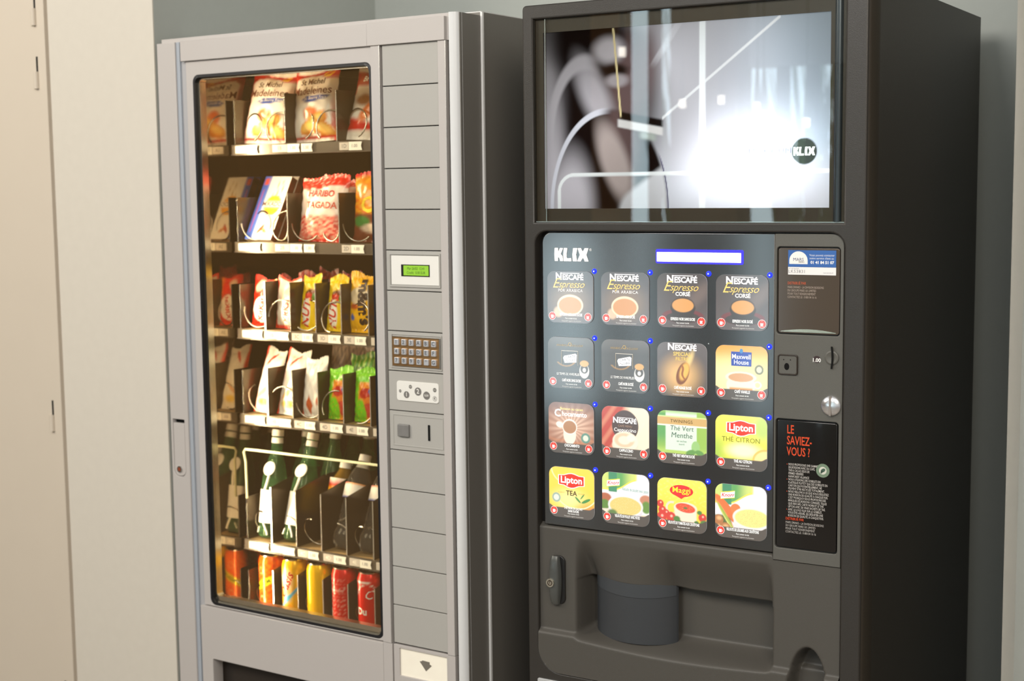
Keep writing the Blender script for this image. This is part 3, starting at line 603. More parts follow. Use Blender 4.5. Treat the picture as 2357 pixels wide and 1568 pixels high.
def gum(u, v):
    c = lin((110, 210, 30)); c = mix(c, lin((240, 150, 40)), ss(.78, .74, v) * ss(.25, .35, u)); c = mix(c, lin((190, 40, 30)), blob(u, v, .6, .55, .25, .11, .1)); c = mix(c, lin((60, 110, 190)), blob(u, v, .92, .60, .2, .07, .1)); c = mix(c, lin((235, 130, 40)), blob(u, v, .75, .40, .35, .09, .1, .2))
    c = mix(c, lin((200, 60, 45)), blob(u, v, .75, .23, .33, .14, .1)); c = mix(c, lin((120, 215, 20)), blob(u, v, .40, .22, .2, .22, .15)); c = mix(c, lin((240, 90, 50)), clamp(noise(u * 2, v * 2, 7) * 3 - 2.3) * ss(.8, .7, v)); return mix(c, lin((140, 225, 60)), ss(.82, .86, v) * .8)
bag('green_gummy_bag', MT(.297, 0.172, -.527, 0, 5), .070, .122, .034, gum, 'green and orange gummy sweet bag, fourth slot of the fourth shelf', 'sweet bag', (), k=4)
bag('green_gummy_bag', MT(.375, 0.172, -.527, 0, 5), .070, .122, .034, gum, 'green and orange gummy sweet bag, fifth slot of the fourth shelf', 'sweet bag', (), k=5)
def grn(u, v): return mix(lin((70, 170, 30)), lin((200, 235, 120)), clamp(math.sin(u * 34) * 2 - .9)) if v > .8 else lin((90, 150, 60))
for x in (.318, .398): bag('green_topped_bag', MT(x, 0.229, -.527, 0, 3), .074, .150, .03, grn, 'sweet bag showing only its frilled bright green top behind the gummy bags', 'sweet bag', (), k=x * 50, group='green topped bags on the fourth shelf')
def gryb(u, v): return mix(lin((110, 100, 100)), lin((190, 170, 160)), clamp(noise(u * 1.6, v, 4)))
for i, (x, hh) in enumerate(((.20, .172), (.27, .165), (.345, .168), (.42, .17))): bag('grey_brown_snack_bag', MT(x, 0.289, -.527, 3, 3), .072, hh, .03, [gryb, gryb, sidec, crisps][i], 'dim snack bag top far back on the fourth shelf', 'snack bag', (), k=i, group='rear bags on the fourth shelf')
# ---- fifth shelf: bottles
def bottle(name, M, prof, bm, label, cat, capz, capr=.0145, cap_m=white_m, lab=None, extra=None, group=None):
    root = thing(name, M, label, cat, group)
    b = MB(); b.lathe(prof, 28); b.build('bottle_body', bm, root, ang=60)
    b = MB(); b.cyl((0, 0, capz), (0, 0, 1), capr, capr * .97, .016, 24); b.build('cap', cap_m, root, ang=40)
    b = MB(); b.cyl((0, 0, capz - .017), (0, 0, 1), capr * .98, capr * .95, .0135, 24); b.build('neck_band', cap_m, root, ang=40)
    if lab: lab(root)
    return root
GB = [(.0, .0), (.026, .0), (.0315, .006), (.0320, .12), (.030, .145), (.022, .180), (.0145, .205), (.0125, .235), (.0125, .25)]
def water_label(root):
    b = MB(); r = .0325
    b.grid(16, 2, lambda u, v: (r * math.sin((u - .5) * 2.4), -r * math.cos((u - .5) * 2.4), .036 + v * .080), lambda u, v: lin((252, 252, 250))); b.build('label', print_m, root)
    b = MB(); b.tube([(.0, -.0335, .116), (.004, -.031, .135), (.006, -.0285, .150)], .0035, 8); b.tube([(.002, -.0335, .036), (.012, -.031, .016), (.014, -.0308, .008)], .0025, 8); b.tube([(-.012, -.031, .026), (-.018, -.0285, .012)], .0018, 8); b.build('label_figure', white_m, root)
    b = MB(); b.lathe([(0, .0030), (.0165, .0016), (.0180, 0)], 24); o = b.build('neck_medallion', white_m, root); o.matrix_local = Matrix.Translation((.004, -.027, .168)) @ Matrix.Rotation(math.radians(72), 4, 'X')
bottle('green_water_bottle', MT(.062, 0.180, -.835, 0, 8), GB, pet_green, 'green sparkling water bottle with white label, first slot of the bottle shelf', 'bottle', .246, lab=water_label)
bottle('green_water_bottle', MT(.140, 0.180, -.835, 1, 16), GB, pet_green, 'green sparkling water bottle leaning right, second slot of the bottle shelf', 'bottle', .246, lab=water_label)
for x, y in ((.062, .285), (.140, .300), (.140, .375), (.062, .36), (.218, .335)):
    bottle('green_water_bottle', MT(x, y, -.835, 1, 8), GB, pet_green, 'green bottle with white cap standing in the rear of the bottle shelf', 'bottle', .246, group='rear green bottles on the bottle shelf')
TB = [(0, 0), (.027, 0), (.032, .006), (.032, .10), (.030, .118), (.0315, .13), (.026, .15), (.016, .168), (.013, .18)]
def tea_label(root):
    b = MB(); r = .0326
    b.grid(16, 8, lambda u, v: (r * math.sin((u - .5) * 3), -r * math.cos((u - .5) * 3), .02 + v * .13), lambda u, v: mix(mix(lin((60, 45, 90)), lin((240, 200, 0)), ss(.3, .35, v)), mix(R_c, W_c, ss(.88, .92, v)), ss(.80, .84, v))); b.build('label', print_m, root)
bottle('yellow_label_bottle', MT(.220, 0.225, -.835, 1, 16), TB, tea_m, 'dark iced tea bottle with yellow and red label, third slot of the bottle shelf', 'bottle', .176, lab=tea_label)
CB = [(0, 0), (.020, 0), (.027, .006), (.031, .02), (.0325, .035), (.028, .05)]
for i in range(12): CB += [(.0275 + .0018 * (i % 2) - .0006 * abs(i - 6) * .3, .055 + i * .0065)]
CB += [(.030, .135), (.0315, .15), (.027, .172), (.017, .195), (.0125, .205), (.0125, .212)]
def clear_label(root):
    b = MB(); r = .0318
    b.grid(16, 6, lambda u, v: (r * math.sin((u - .5) * 3), -r * math.cos((u - .5) * 3), .118 + v * .036), lambda u, v: mix(mix(W_c, lin((60, 80, 170)), ss(.15, .05, v)), mix(R_c, O_c, ss(.3, .6, u)), ss(.82, .9, v) + blob(u, v, .3, .6, .12, .2) * 0)); b.build('label', print_m, root)
for i, (x, w_) in enumerate(((.293, 'fourth'), (.371, 'fifth'), (.449, 'sixth'))):
    bottle('clear_water_bottle', MT(x, 0.178, -.835, 1, 22), CB, pet_clear, 'clear ribbed still water bottle leaning right, %s slot of the bottle shelf' % w_, 'bottle', .210, lab=clear_label)
# ---- bottom shelf: slim cans
def can(M, colf, label, texts=(), group=None):
    root = thing('drink_can', M, label, 'drink can', group); H = .143
    pr = [(.0, .0), (.022, .0), (.026, .003), (.031, .012)] + [(.031, .012 + (H - .03) * i / 30) for i in range(1, 31)] + [(.0285, H - .009), (.0262, H - .003)]
    b = MB(); b.lathe(pr, 48, colf=colf)
    for s_, z, size, c, kw in texts:
        vs, fs = text_geo(s_, kw.get('bold', 0), kw.get('shear', 0)); ro = kw.get('rot', math.pi / 2); a0 = kw.get('a', 0)
        out = []
        for a, c2 in vs:
            X, Z = a * size * math.cos(ro) - c2 * size * math.sin(ro), a * size * math.sin(ro) + c2 * size * math.cos(ro)
            an = X / .031 + a0; out.append((.0314 * math.sin(an), -.0314 * math.cos(an), z + Z))
        b.add(out, fs, lin(c))
    b.build('can_body', canp_m, root, ang=60)
    b = MB(); b.lathe([(.0262, H - .003), (.0268, H), (.0255, H + .0003), (.0243, H - .004), (.0, H - .004)], 36)
    t = MB(); t.v = []; b.box(-.006, .006, -.012, .010, H - .0035, H - .0025); b.build('can_lid', steel_m, root, ang=50)
    return root
def spot(i0, z0, r, i, z): return clamp(1.2 - math.hypot((((i - i0 + .5) % 1) - .5) * .195, z - z0) / r)
def c_or(i, z):
    c = mix(lin((235, 60, 10)), lin((250, 130, 20)), clamp(noise(i * 3, z * 14, 2))); d = ((i + .5) % 1 - .5) * .195
    c = mix(c, lin((240, 225, 40)), rect(d, z - d * .5, -.04, .065, .05, .084, .001)); c = mix(c, lin((250, 190, 140)), clamp(1 - abs(math.hypot(d + .006, z - .032) - .010) / .002)); c = mix(c, lin((250, 180, 120)), clamp(1 - abs(math.hypot(d + .008, z - .105) - .008) / .002)); return c
can(MT(.066, 0.174, -1.017), c_or, 'orange can with a yellow band, first slot of the bottom shelf', [('AGRUM', .074, .012, (90, 120, 20), dict(bold=.03, rot=.46))])
def c_oa(i, z):
    d = ((i + .5) % 1 - .5) * .195
    c = mix(lin((250, 190, 10)), lin((248, 240, 225)), clamp(1.3 - math.hypot(d + .002, (z - .09) * .6) / .018)); c = mix(c, lin((80, 180, 225)), spot(.0, .050, .014, i, z) * .9 + rect(d, z - d, -.03, .04, .03, .05, .003)); c = mix(c, lin((235, 130, 50)), spot(.03, .022, .014, i, z)); c = mix(c, lin((170, 225, 230)), spot(-.07, .095, .012, i, z)); return c
can(MT(.141, 0.174, -1.017), c_oa, 'yellow can with red script lettering, second slot of the bottom shelf', [('Oasis', .080, .030, (215, 40, 25), dict(bold=.01, shear=.35, rot=1.15, a=-.05))])
can(MT(.220, 0.174, -1.017), lambda i, z: mix(lin((250, 200, 10)), lin((240, 150, 10)), rect(((i + .5) % 1 - .5), z, -.2, .01, .18, .03, .02) * .5), 'plain yellow can, third slot of the bottom shelf', [('|||||||||', .095, .008, (255, 250, 240), dict(bold=.02, rot=1.57, a=-.7))])
def c_rd(i, z):
    d = (i + .5) % 1 - .5
    c = lin((215, 25, 22)); c = mix(c, lin((240, 170, 160)), rect(d, z, -.16, .090, .10, .0925, .001)); 
    if -.16 < d < .12 and .02 < z < .118 and (int(z * 500) % 3): c = mix(c, lin((240, 180, 170)), clamp(noise(d * 9, z * 31, int(z * 250)) * 2 - .8) * .75)
    return mix(c, lin((235, 230, 220)), rect(d, z, -.19, .012, -.10, .045, .002))
can(MT(.297, 0.174, -1.017), c_rd, 'red can turned to its small white print, fourth slot of the bottom shelf')
def c_ck(i, z):
    d = ((i + .5) % 1 - .5) * .195; return mix(lin((220, 20, 20)), W_c, clamp(1.4 - abs(math.hypot(d - .012, z - .086) - .030) / .0012) * (z > .085) + rect(d, z, -.02, .118, .02, .124, .001))
can(MT(.375, 0.174, -1.017), c_ck, 'bright red can with white lettering, fifth slot of the bottom shelf', [('Du', .052, .022, (250, 245, 240), dict(bold=.04, rot=0, a=-.1)), ('C', .092, .03, (250, 245, 240), dict(bold=.0, rot=0, shear=.4, a=.45))])
can(MT(.453, 0.174, -1.017), c_ck, 'red can at the right end of the bottom shelf')
for x, f, nm in ((.078, c_or, 'orange can behind the orange one on the bottom shelf'), (.158, c_oa, 'yellow can behind the lettered yellow one on the bottom shelf'), (.235, lambda i, z: lin((250, 195, 10)), 'yellow can behind the plain yellow one on the bottom shelf'), (.316, c_rd, 'red can behind the red one with small print on the bottom shelf'), (.392, c_ck, 'red can behind the bright red one on the bottom shelf')):
    can(MT(x - .014, 0.248, -1.017), f, nm)

# ------------------------------------------------------------------ hot drinks machine
V2 = thing('hot_drink_vending_machine', M2, 'tall dark brown hot drinks vending machine with a lit picture panel and sixteen selection buttons', 'vending machine')
def z2(b, name, m, parent=None, **k): return b.build(name, m, parent or V2, zoff=(0 if parent else ZC), **k)
b = MB(); zb = -ZC + .04; b.box(.004, .010, .036, .735, zb, .3445); b.box(.6695, .6755, .036, .735, zb, .3445); b.box(.010, .6695, .036, .735, .3385, .3445); b.box(.010, .6695, .729, .735, zb, .3385); b.box(.010, .6695, .036, .729, zb, zb + .006)
for x in (.05, .62):
    for y in (.08, .68): b.cyl((x, y, -ZC), (0, 0, 1), .02, .02, .05, 12)
z2(b, 'cabinet', body2_m)
DISP = rr(.0225, -.0635, .6280, .3180, .0); SEL = rr(.0222, -.9450, .6300, -.0800, [.050, .02, .026, .026])
plate('door_frame', rr(.0, -ZC + .05, .6660, .3440, [.0, .0, .008, .008]), [DISP, SEL], .0, .030, frame2_m, V2, .003, ZC)
b = MB(); P2 = [(.6630, .0030), (.6665, .0045), (.6700, .009), (.6760, .026), (.6765, .033)]
b.grid(4, 1, lambda u, v: (*P2[round(u * 4)], -ZC + .05 + v * (ZC - .05 + .343))); z2(b, 'door_side_edge', body2_m, ang=60)
ringplate('door_gasket', rr(.002, -ZC + .05, .672, .341, .004), rr(.012, -ZC + .06, .662, .331, .004), .0305, .0355, rubber_m, V2, ZC)
# display box
b = MB(); b.box(.0200, .6305, .13, .135, -.066, .3205); b.box(.0200, .0235, .006, .13, -.066, .3205); b.box(.627, .6305, .006, .13, -.066, .3205); b.box(.0200, .6305, .006, .13, .3170, .3205); b.box(.0200, .6305, .006, .13, -.066, -.0625)
z2(b, 'lightbox', mat('dark_lightbox', (.03, .022, .016), .45, noise=.1), smooth=False)
def klix(b, x, z, sx, sz, yk):
    L = {'K': [(.02, .03), (.03, 0), (.20, 0), (.215, .03), (.22, .28), (.27, .05), (.30, 0), (.43, .0), (.44, .03), (.425, .38), (.32, .58), (.43, .97), (.41, 1), (.26, 1), (.235, .97), (.205, .70), (.19, 1), (.02, 1), (.0, .97), (.015, .5)],
         'L': [(.50, 0), (.90, 0), (.92, .04), (.90, .25), (.70, .22), (.66, .30), (.66, .60), (.70, .97), (.68, 1), (.52, 1), (.50, .97), (.47, .5), (.48, .05)],
         'I': [(1.0, 0), (1.20, 0), (1.22, .04), (1.17, .5), (1.24, .97), (1.22, 1), (1.02, 1), (1.0, .97), (.96, .5), (.98, .04)],
         'X': [(1.24, 0), (1.42, 0), (1.47, .14), (1.53, .26), (1.59, .14), (1.62, 0), (1.82, 0), (1.83, .04), (1.72, .50), (1.83, .96), (1.82, 1), (1.62, 1), (1.57, .85), (1.53, .76), (1.48, .85), (1.44, 1), (1.27, 1), (1.25, .96), (1.36, .50), (1.23, .04)]}
    L['K'] = [(0, .03), (.02, 0), (.17, 0), (.19, .03), (.19, .30), (.25, .24), (.29, .03), (.31, 0), (.45, 0), (.47, .03), (.44, .38), (.34, .54), (.46, .94), (.45, .99), (.32, 1), (.28, .97), (.20, .70), (.20, .97), (.18, 1), (.02, 1), (0, .97), (-.015, .5)]
    for k in L: b.poly([(x + p[0] / 1.84 * sx, z + p[1] * sz) for p in L[k]], yk, (.9, .9, .9))
def smooth_arc(u, v, cx, cz, rx, rz, w_, s=.02):
    return 1 - ss(w_, w_ + s, abs(math.hypot((u - cx) / rx, (v - cz) / rz) - 1))
PX0, PX1, PZ0, PZ1 = .0400, .5990, -.0375, .2920
def poster(u, v):
    x = u; z = 1 - v                                    # z measured from the top like the picture
    c = mix(lin((196, 190, 196)), lin((176, 184, 196)), ss(.5, 1, x)); c = mix(c, lin((228, 224, 232)), ss(.62, .95, z))
    dk = lin((26, 15, 12)); mid = lin((205, 194, 200)); soft = lin((112, 88, 88))
    # blurred rear cup on the left
    body = blob(x, z, .26, .62, .27, .62, .18)
    m = blob(x, z, .12, .40, .30, .52, .25); c = mix(c, dk, m)
    c = mix(c, mid, ss(.0, .14, .10 - x + .02) * blob(x, z, .0, .40, .09, .32, .6))
    c = mix(c, dk, blob(x, z, .20, .10, .16, .16, .4)); c = mix(c, mid, blob(x, z, .02, .92, .06, .45, .6))
    c = mix(c, soft, blob(x, z, .33, .30, .08, .30, .6, .15)); c = mix(c, mid, blob(x, z, .19, .36, .05, .20, .6, -.25) * .9)
    c = mix(c, mid, smooth_arc(x, z, .155, .62, .135, .44, .05, .10) * (1 - ss(.10, .17, x - .05)) * ss(.9, .5, z))
    c = mix(c, mid, blob(x, z, .245, .12, .055, .07, .5)); c = mix(c, dk, blob(x, z, .27, .235, .045, .035, .5)); c = mix(c, lin((185, 172, 176)), blob(x, z, .275, .29, .04, .035, .5))
    # sharp front cup
    inside = blob(x, z, .24, 1.0, .215, .55, .035)
    c = mix(c, dk, inside)
    c = mix(c, mid, inside * blob(x, z, .10, 1.02, .085, .32, .45)); c = mix(c, soft, inside * blob(x, z, .30, .56, .06, .30, .5) * .8)
    c = mix(c, lin((196, 176, 172)), inside * blob(x, z, .265, .74, .05, .22, .4, -.2))
    c = mix(c, lin((238, 232, 236)), inside * ss(.0, .05, (z - (1.25 - 1.15 * x)) * ss(.26, .32, x)) * .9)
    c = mix(c, lin((232, 226, 236)), smooth_arc(x, z, .24, 1.0, .213, .545, .022, .02) * ss(.26, .20, x)); c = mix(c, lin((70, 55, 100)), smooth_arc(x, z, .24, 1.0, .219, .56, .003, .012) * ss(.42, .44, x))
    # clip and wires
    c = mix(c, dk, rect(x + .0, z - .34 * x, .285, .365, .44, .408, .008)); c = mix(c, lin((236, 228, 226)), rect(x, z - .34 * x, .278, .408, .44, .452, .006)); c = mix(c, lin((190, 195, 185)), rect(x, z - .34 * x, .36, .452, .415, .490, .012) * .8)
    c = mix(c, lin((240, 236, 238)), 1 - ss(.0028, .0055, abs((z - .504) + (x - .442) * 1.266) * .46 if .438 < x < .84 else 1))
    c = mix(c, lin((250, 225, 170)), (1 - ss(.002, .005, abs(x - .262 - .055 * z))) * ss(.50, .48, z))
    c = mix(c, lin((238, 234, 240)), (1 - ss(.006, .012, abs((x - .33) * .7 + (z - .40) * .5 * .585))) * rect(x, z, .3, -.1, .50, .20, .05) * .4)
    c = mix(c, lin((252, 250, 252)), 1 - ss(.0098, .0125, abs(x - .5785)))
    # white line frame
    ln = (1 - ss(.008, .013, abs(z - .808))) * ss(.108, .112, x); ln = max(ln, (1 - ss(.0045, .007, abs(math.hypot(x - .112, (z - .905) * .59) - .057))) * (x < .112) * (z < .905)); ln = max(ln, (1 - ss(.0045, .007, abs(x - .055))) * (z >= .905))
    c = mix(c, lin((255, 252, 252)), ln)
    # logo disc
    r = math.hypot(x - .918, (z - .706) * .59); c = mix(c, lin((60, 66, 60)), 1 - ss(.0385, .0425, r)); return c
b = MB(); b.grid(300, 176, lambda u, v: (PX0 + u * (PX1 - PX0), .012, PZ0 + v * (PZ1 - PZ0)), poster)
ps = z2(b, 'picture_panel', poster_m)
b = MB(); lx = PX0 + .918 * (PX1 - PX0); lz = PZ1 - .706 * (PZ1 - PZ0)
b.text('MAXIMUM', lx - .062, lz + .001, .016, .0108, lin((190, 186, 205)), -.004, space=1.1); b.build('picture_lettering', poster_m, ps, smooth=False)
b = MB(); klix(b, lx - .0195, lz - .0075, .039, .015, .0112); b.build('picture_logo', mat('backlit_white', (.9, .9, .9), .4, emit=(1, 1, 1), es=.9), ps, smooth=False)
b = MB(); b.box(.0228, .0400, .0095, .0115, -.063, .3175); b.box(.5990, .6275, .0095, .0115, -.063, .3175); b.box(.0400, .5990, .0095, .0115, PZ1, .3175); b.box(.0400, .5990, .0095, .0115, -.063, PZ0)
z2(b, 'picture_surround', mat('bronze_surround', (.050, .032, .018), .4, noise=.1, nscale=9), smooth=False)
b = MB(); b.cyl((.6135, .0112, -.062), (0, 0, 1), .0075, .0075, .379, 20); z2(b, 'column_reflection_rod', mat('rod_grey', (.07, .08, .09), .25, metal=.6))  # added rod imitating a dark round column mirrored in the glass
b = MB(); b.box(.0455, .0470, .0052, .0092, -.0625, .3170); b.box(.0235, .6275, .0052, .0092, -.0630, -.0615); z2(b, 'glass_edge_strip', steel_m, smooth=False)
b = MB(); b.box(.0236, .6272, .0022, .0050, -.0625, .3172); z2(b, 'display_glass', pane2_m, smooth=False)
def lamp2(x, y, z, wts, r, col=(.92, .95, 1)):
    l = bpy.data.lights.new('lightbox_bulb', 'POINT'); l.energy = wts; l.shadow_soft_size = r; l.color = col
    o = bpy.data.objects.new('lightbox_bulb', l); COL.objects.link(o); o.parent = V2; o.location = (x, y, ZC + z)
lamp2(.360, .085, .045, .26, .012); lamp2(.420, .080, .060, .62, .012); lamp2(.490, .080, .070, .80, .012); lamp2(.550, .090, .060, .40, .012); lamp2(.14, .11, .13, .36, .02); lamp2(.30, .11, .22, .34, .02); lamp2(.48, .11, .24, .34, .02); lamp2(.10, .11, .0, .28, .02)
# selection area
b = MB(); b.box(.021, .631, .0215, .0235, -.6485, -.079); z2(b, 'recess_back', black_m, smooth=False)
sp = plate('selection_panel', rr(.0350, -.6500, .5030, -.0822, [.0, .0, .0, .020]), [], .0075, .020, acryl_m, V2, .0012, ZC)
b = MB(); yk = .0068
klix(b, .0622, -.1368, .0735, .0252, yk); b.text('®', .1395, -.1150, .007, yk, (.5, .5, .5)); b.build('logo', mat('white_logo', (.9, .9, .9), .35, emit=(1, 1, 1), es=.25), sp, smooth=False)
b = MB(); b.add(*plate_geo(rr(.2745, -.1375, .4450, -.1118, .003), [], .0070, .0085)); b.build('display_glow_frame', mat('blue_display_edge', (.02, .02, .6), .3, emit=(.03, .02, 1), es=2.0), sp)
b = MB(); b.add(*plate_geo(rr(.2768, -.1342, .4405, -.1170, .0006), [], .0062, .0075)); b.build('message_display', lcdw_m, sp)
for k, (i, j) in enumerate([(i, j) for j in range(4) for i in range(4)]):
    x = .1472 + i * .1157; z = -.1548 - j * .1262
    b = MB()
    if (i, j) == (2, 1): b.lathe([(0, .0012), (.0009, 0)], 8); o = b.build('indicator_light', mat('dim_led', (.8, .8, .8), .3, emit=(1, 1, 1), es=.5), sp)
    else:
        b.lathe([(.0050, 0), (.0046, .0012), (.0032, .0024), (.0, .0029)], 14); o = b.build('indicator_light', blue_m, sp)
        b = MB(); b.lathe([(.0012, 0), (.001, .0006), (0, .0008)], 10); q = b.build('led_core', whiteled_m, o); q.location = (0, 0, .0024)
    o.matrix_local = Matrix.Translation((x, .0075, z)) @ Matrix.Rotation(math.radians(90), 4, 'X')
# ---- the sixteen picture buttons
SZ = .0985
def L3(*c): return lin(c)
FOOT = L3(72, 64, 58)
def coffee_cup(c, u, v, cx, cz, rx, rz, wall, drink, rim=1.14, bowl=None):
    if bowl: c = mix(c, bowl, blob(u, v, cx, cz - rz * .75, rx * 1.05, rz * 1.5, .05))
    c = mix(c, wall, blob(u, v, cx, cz, rx * rim, rz * rim, .04)); return mix(c, drink, blob(u, v, cx, cz - rz * .04, rx, rz * .93, .06))
def dot2(c, u, v): return c
def bg_esp1(u, v):
    c = mix(L3(88, 84, 88), L3(62, 58, 60), v); c = mix(c, L3(150, 120, 90), blob(u, v, .50, .42, .38, .30, .8) * .6)
    c = mix(c, L3(215, 180, 150), blob(u, v, .24, .21, .10, .10, .3)); return coffee_cup(c, u, v, .50, .345, .25, .18, L3(238, 215, 180), L3(200, 140, 85), 1.13)
def bg_esp2(u, v):
    c = mix(L3(84, 74, 74), L3(60, 52, 52), v); c = mix(c, L3(125, 105, 98), blob(u, v, .85, .62, .12, .3, .8, -.8) * .5)
    c = mix(c, L3(105, 42, 48), blob(u, v, .52, .22, .42, .13, .05)); c = mix(c, L3(48, 40, 38), blob(u, v, .52, .19, .34, .10, .05)); c = mix(c, L3(38, 30, 28), blob(u, v, .52, .37, .25, .15, .05) + blob(u, v, .52, .28, .22, .15, .1)); return coffee_cup(c, u, v, .52, .42, .215, .135, L3(58, 44, 38), L3(214, 150, 80), 1.09)
def bg_cn(u, v):
    c = mix(L3(58, 55, 54), L3(88, 84, 82), ss(.7, 1, v)); c = mix(c, L3(150, 112, 60), smooth_arc(u, v, .40, .60, .22, .16, .05, .06) * (v < .52) * (u < .62))
    c = mix(c, L3(232, 228, 222), blob(u, v, .80, .36, .105, .14, .06)); c = mix(c, L3(60, 54, 50), blob(u, v, .80, .40, .085, .09, .1)); c = mix(c, L3(236, 232, 228), blob(u, v, .80, .38, .035, .04, .3)); return mix(c, L3(214, 158, 90), blob(u, v, .80, .505, .095, .06, .1))
def bg_filtre(u, v):
    c = mix(L3(74, 66, 62), L3(96, 90, 92), v); c = mix(c, L3(240, 190, 120), blob(u, v, .48, .40, .30, .28, .9) * .9); c = mix(c, L3(240, 210, 140), blob(u, v, .66, .70, .05, .16, .7, -.4) * .8)
    c = mix(c, L3(120, 62, 24), blob(u, v, .52, .43, .12, .22, .08, -.35)); c = mix(c, L3(236, 180, 84), blob(u, v, .55, .47, .085, .17, .3, -.35)); return mix(c, L3(150, 84, 34), (1 - ss(.012, .03, abs((u - .53) + .35 * (v - .43) + .03 * math.sin(v * 20)))) * blob(u, v, .52, .43, .10, .19, .1, -.35))
def bg_max(u, v):
    c = mix(L3(250, 226, 150), L3(240, 158, 60), ss(.55, 1, v)); c = mix(c, L3(250, 236, 190), blob(u, v, .3, .4, .4, .3, .9) * .5)
    c = mix(c, L3(244, 226, 205), blob(u, v, .49, .28, .28, .20, .05) * 1); c = mix(c, L3(222, 150, 80), rect(u, v, .27, .17, .72, .235, .02)); c = mix(c, L3(240, 228, 215), blob(u, v, .81, .30, .08, .07, .1) - blob(u, v, .81, .30, .05, .045, .1) if blob(u, v, .81, .30, .08, .07, .1) > blob(u, v, .81, .30, .05, .045, .1) else 0)
    c = coffee_cup(c, u, v, .49, .425, .24, .085, L3(246, 226, 205), L3(206, 156, 112), 1.25); c = mix(c, L3(120, 125, 100), blob(u, v, .84, .58, .085, .09, .05)); return mix(c, L3(225, 215, 180), blob(u, v, .84, .58, .05, .055, .1))
def bg_choc(u, v):
    c = mix(L3(150, 92, 66), L3(122, 86, 74), ss(.6, 1, v)); a = math.atan2(v - .5, u - .5); c = mix(c, L3(240, 205, 180), blob(u, v, .52, .55, .42, .28, .9) * (.6 + .25 * math.sin(a * 22)))
    c = mix(c, L3(196, 128, 88), clamp(math.sin(v * 46 + math.sin(u * 7) * 2.5)) * ss(.38, .2, v) * .7); c = mix(c, L3(238, 226, 214), blob(u, v, .25, .56, .085, .06, .1, -.3)); c = mix(c, L3(234, 224, 208), blob(u, v, .47, .38, .14, .20, .06)); c = mix(c, L3(90, 140, 125), blob(u, v, .82, .33, .10, .10, .05)); c = mix(c, L3(215, 220, 205), blob(u, v, .82, .33, .06, .06, .1))
    return coffee_cup(c, u, v, .47, .53, .145, .135, L3(244, 236, 226), L3(172, 122, 82), 1.13)
def bg_capp(u, v):
    c = mix(L3(186, 62, 48), L3(214, 140, 110), clamp(math.sin((u * 1.1 - v * .8) * 22) * .5 + .2)); c = mix(c, L3(246, 228, 198), ss(.0, .22, u - .42 - .16 * (1 - v)))
    c = mix(c, L3(66, 48, 46), blob(u, v, .50, .64, .28, .30, .03)); c = mix(c, L3(232, 218, 200), 1 - ss(.012, .022, abs((u - .82) * .85 - (v - .58) * .42)) if .3 < v < .72 and u > .66 else 0)
    c = mix(c, L3(232, 214, 190), blob(u, v, .50, .26, .28, .16, .06)); c = mix(c, L3(240, 226, 205), blob(u, v, .50, .34, .27, .19, .05)); c = mix(c, L3(216, 180, 140), smooth_arc(u, v, .48, .36, .17, .11, .10, .3) * .7); return mix(c, L3(244, 232, 214), blob(u, v, .62, .41, .09, .07, .3))
def bg_twin(u, v):
    c = mix(L3(150, 190, 80), L3(88, 160, 84), ss(.9, .2, u) * ss(.2, .6, v)); c = mix(c, L3(190, 214, 110), ss(.35, .22, v) * .6); c = mix(c, L3(214, 232, 214), rect(u, v, .17, .26, .80, 1.1, .012)); c = mix(c, L3(120, 176, 110), rect(u, v, .80, .2, .86, .8, .02) * .0)
    c = mix(c, L3(206, 168, 104), rect(u, v, -1, .74, 2, .88, .006)); c = mix(c, L3(238, 240, 226), rect(u, v, -1, .715, 2, .74, .004)); c = mix(c, L3(206, 222, 150), rect(u, v, -1, .88, 2, .905, .004)); c = mix(c, L3(150, 196, 90), ss(.93, .99, v) * .7)
    c = mix(c, L3(150, 196, 120), blob(u, v, .78, .34, .085, .12, .1)); return mix(c, L3(96, 150, 72), blob(u, v, .68, .23, .10, .06, .2, .3) + blob(u, v, .86, .24, .09, .05, .2, -.3))
def bg_lip(u, v):
    c = mix(L3(220, 224, 60), L3(250, 240, 90), v); c = mix(c, L3(150, 196, 70), ss(.35, .0, u) * ss(.9, .3, v) * .8); c = mix(c, L3(170, 205, 110), blob(u, v, .92, .82, .2, .25, .6) * .8); c = mix(c, L3(250, 240, 200), blob(u, v, .55, .36, .30, .13, .6)); c = mix(c, L3(240, 190, 90), blob(u, v, .98, .20, .26, .22, .05)); return mix(c, L3(248, 222, 150), blob(u, v, .98, .20, .22, .18, .08))
def bg_tea(u, v):
    c = mix(L3(250, 206, 50), L3(250, 212, 70), v); c = mix(c, L3(250, 232, 150), blob(u, v, .45, .38, .32, .18, .8)); c = mix(c, L3(236, 130, 50), ss(.42, .15, v) * ss(.45, .95, u)); c = mix(c, L3(252, 240, 190), smooth_arc(u, v, .60, .72, .54, .53, .012, .02) * ss(.5, .3, v)); c = mix(c, L3(252, 240, 180), smooth_arc(u, v, .65, 1.0, .60, .40, .012, .02) * ss(.5, .7, v) * (u < .3))
    for cu, cv, ru, rv, rt in ((.64, .38, .085, .022, -.75), (.82, .37, .11, .030, .45), (.74, .45, .07, .014, .9)): c = mix(c, L3(60, 140, 60), blob(u, v, cu, cv, ru, rv, .1, rt))
    c = mix(c, L3(150, 176, 160), blob(u, v, .16, .39, .095, .095, .05)); return mix(c, L3(225, 228, 215), blob(u, v, .16, .39, .06, .06, .1))
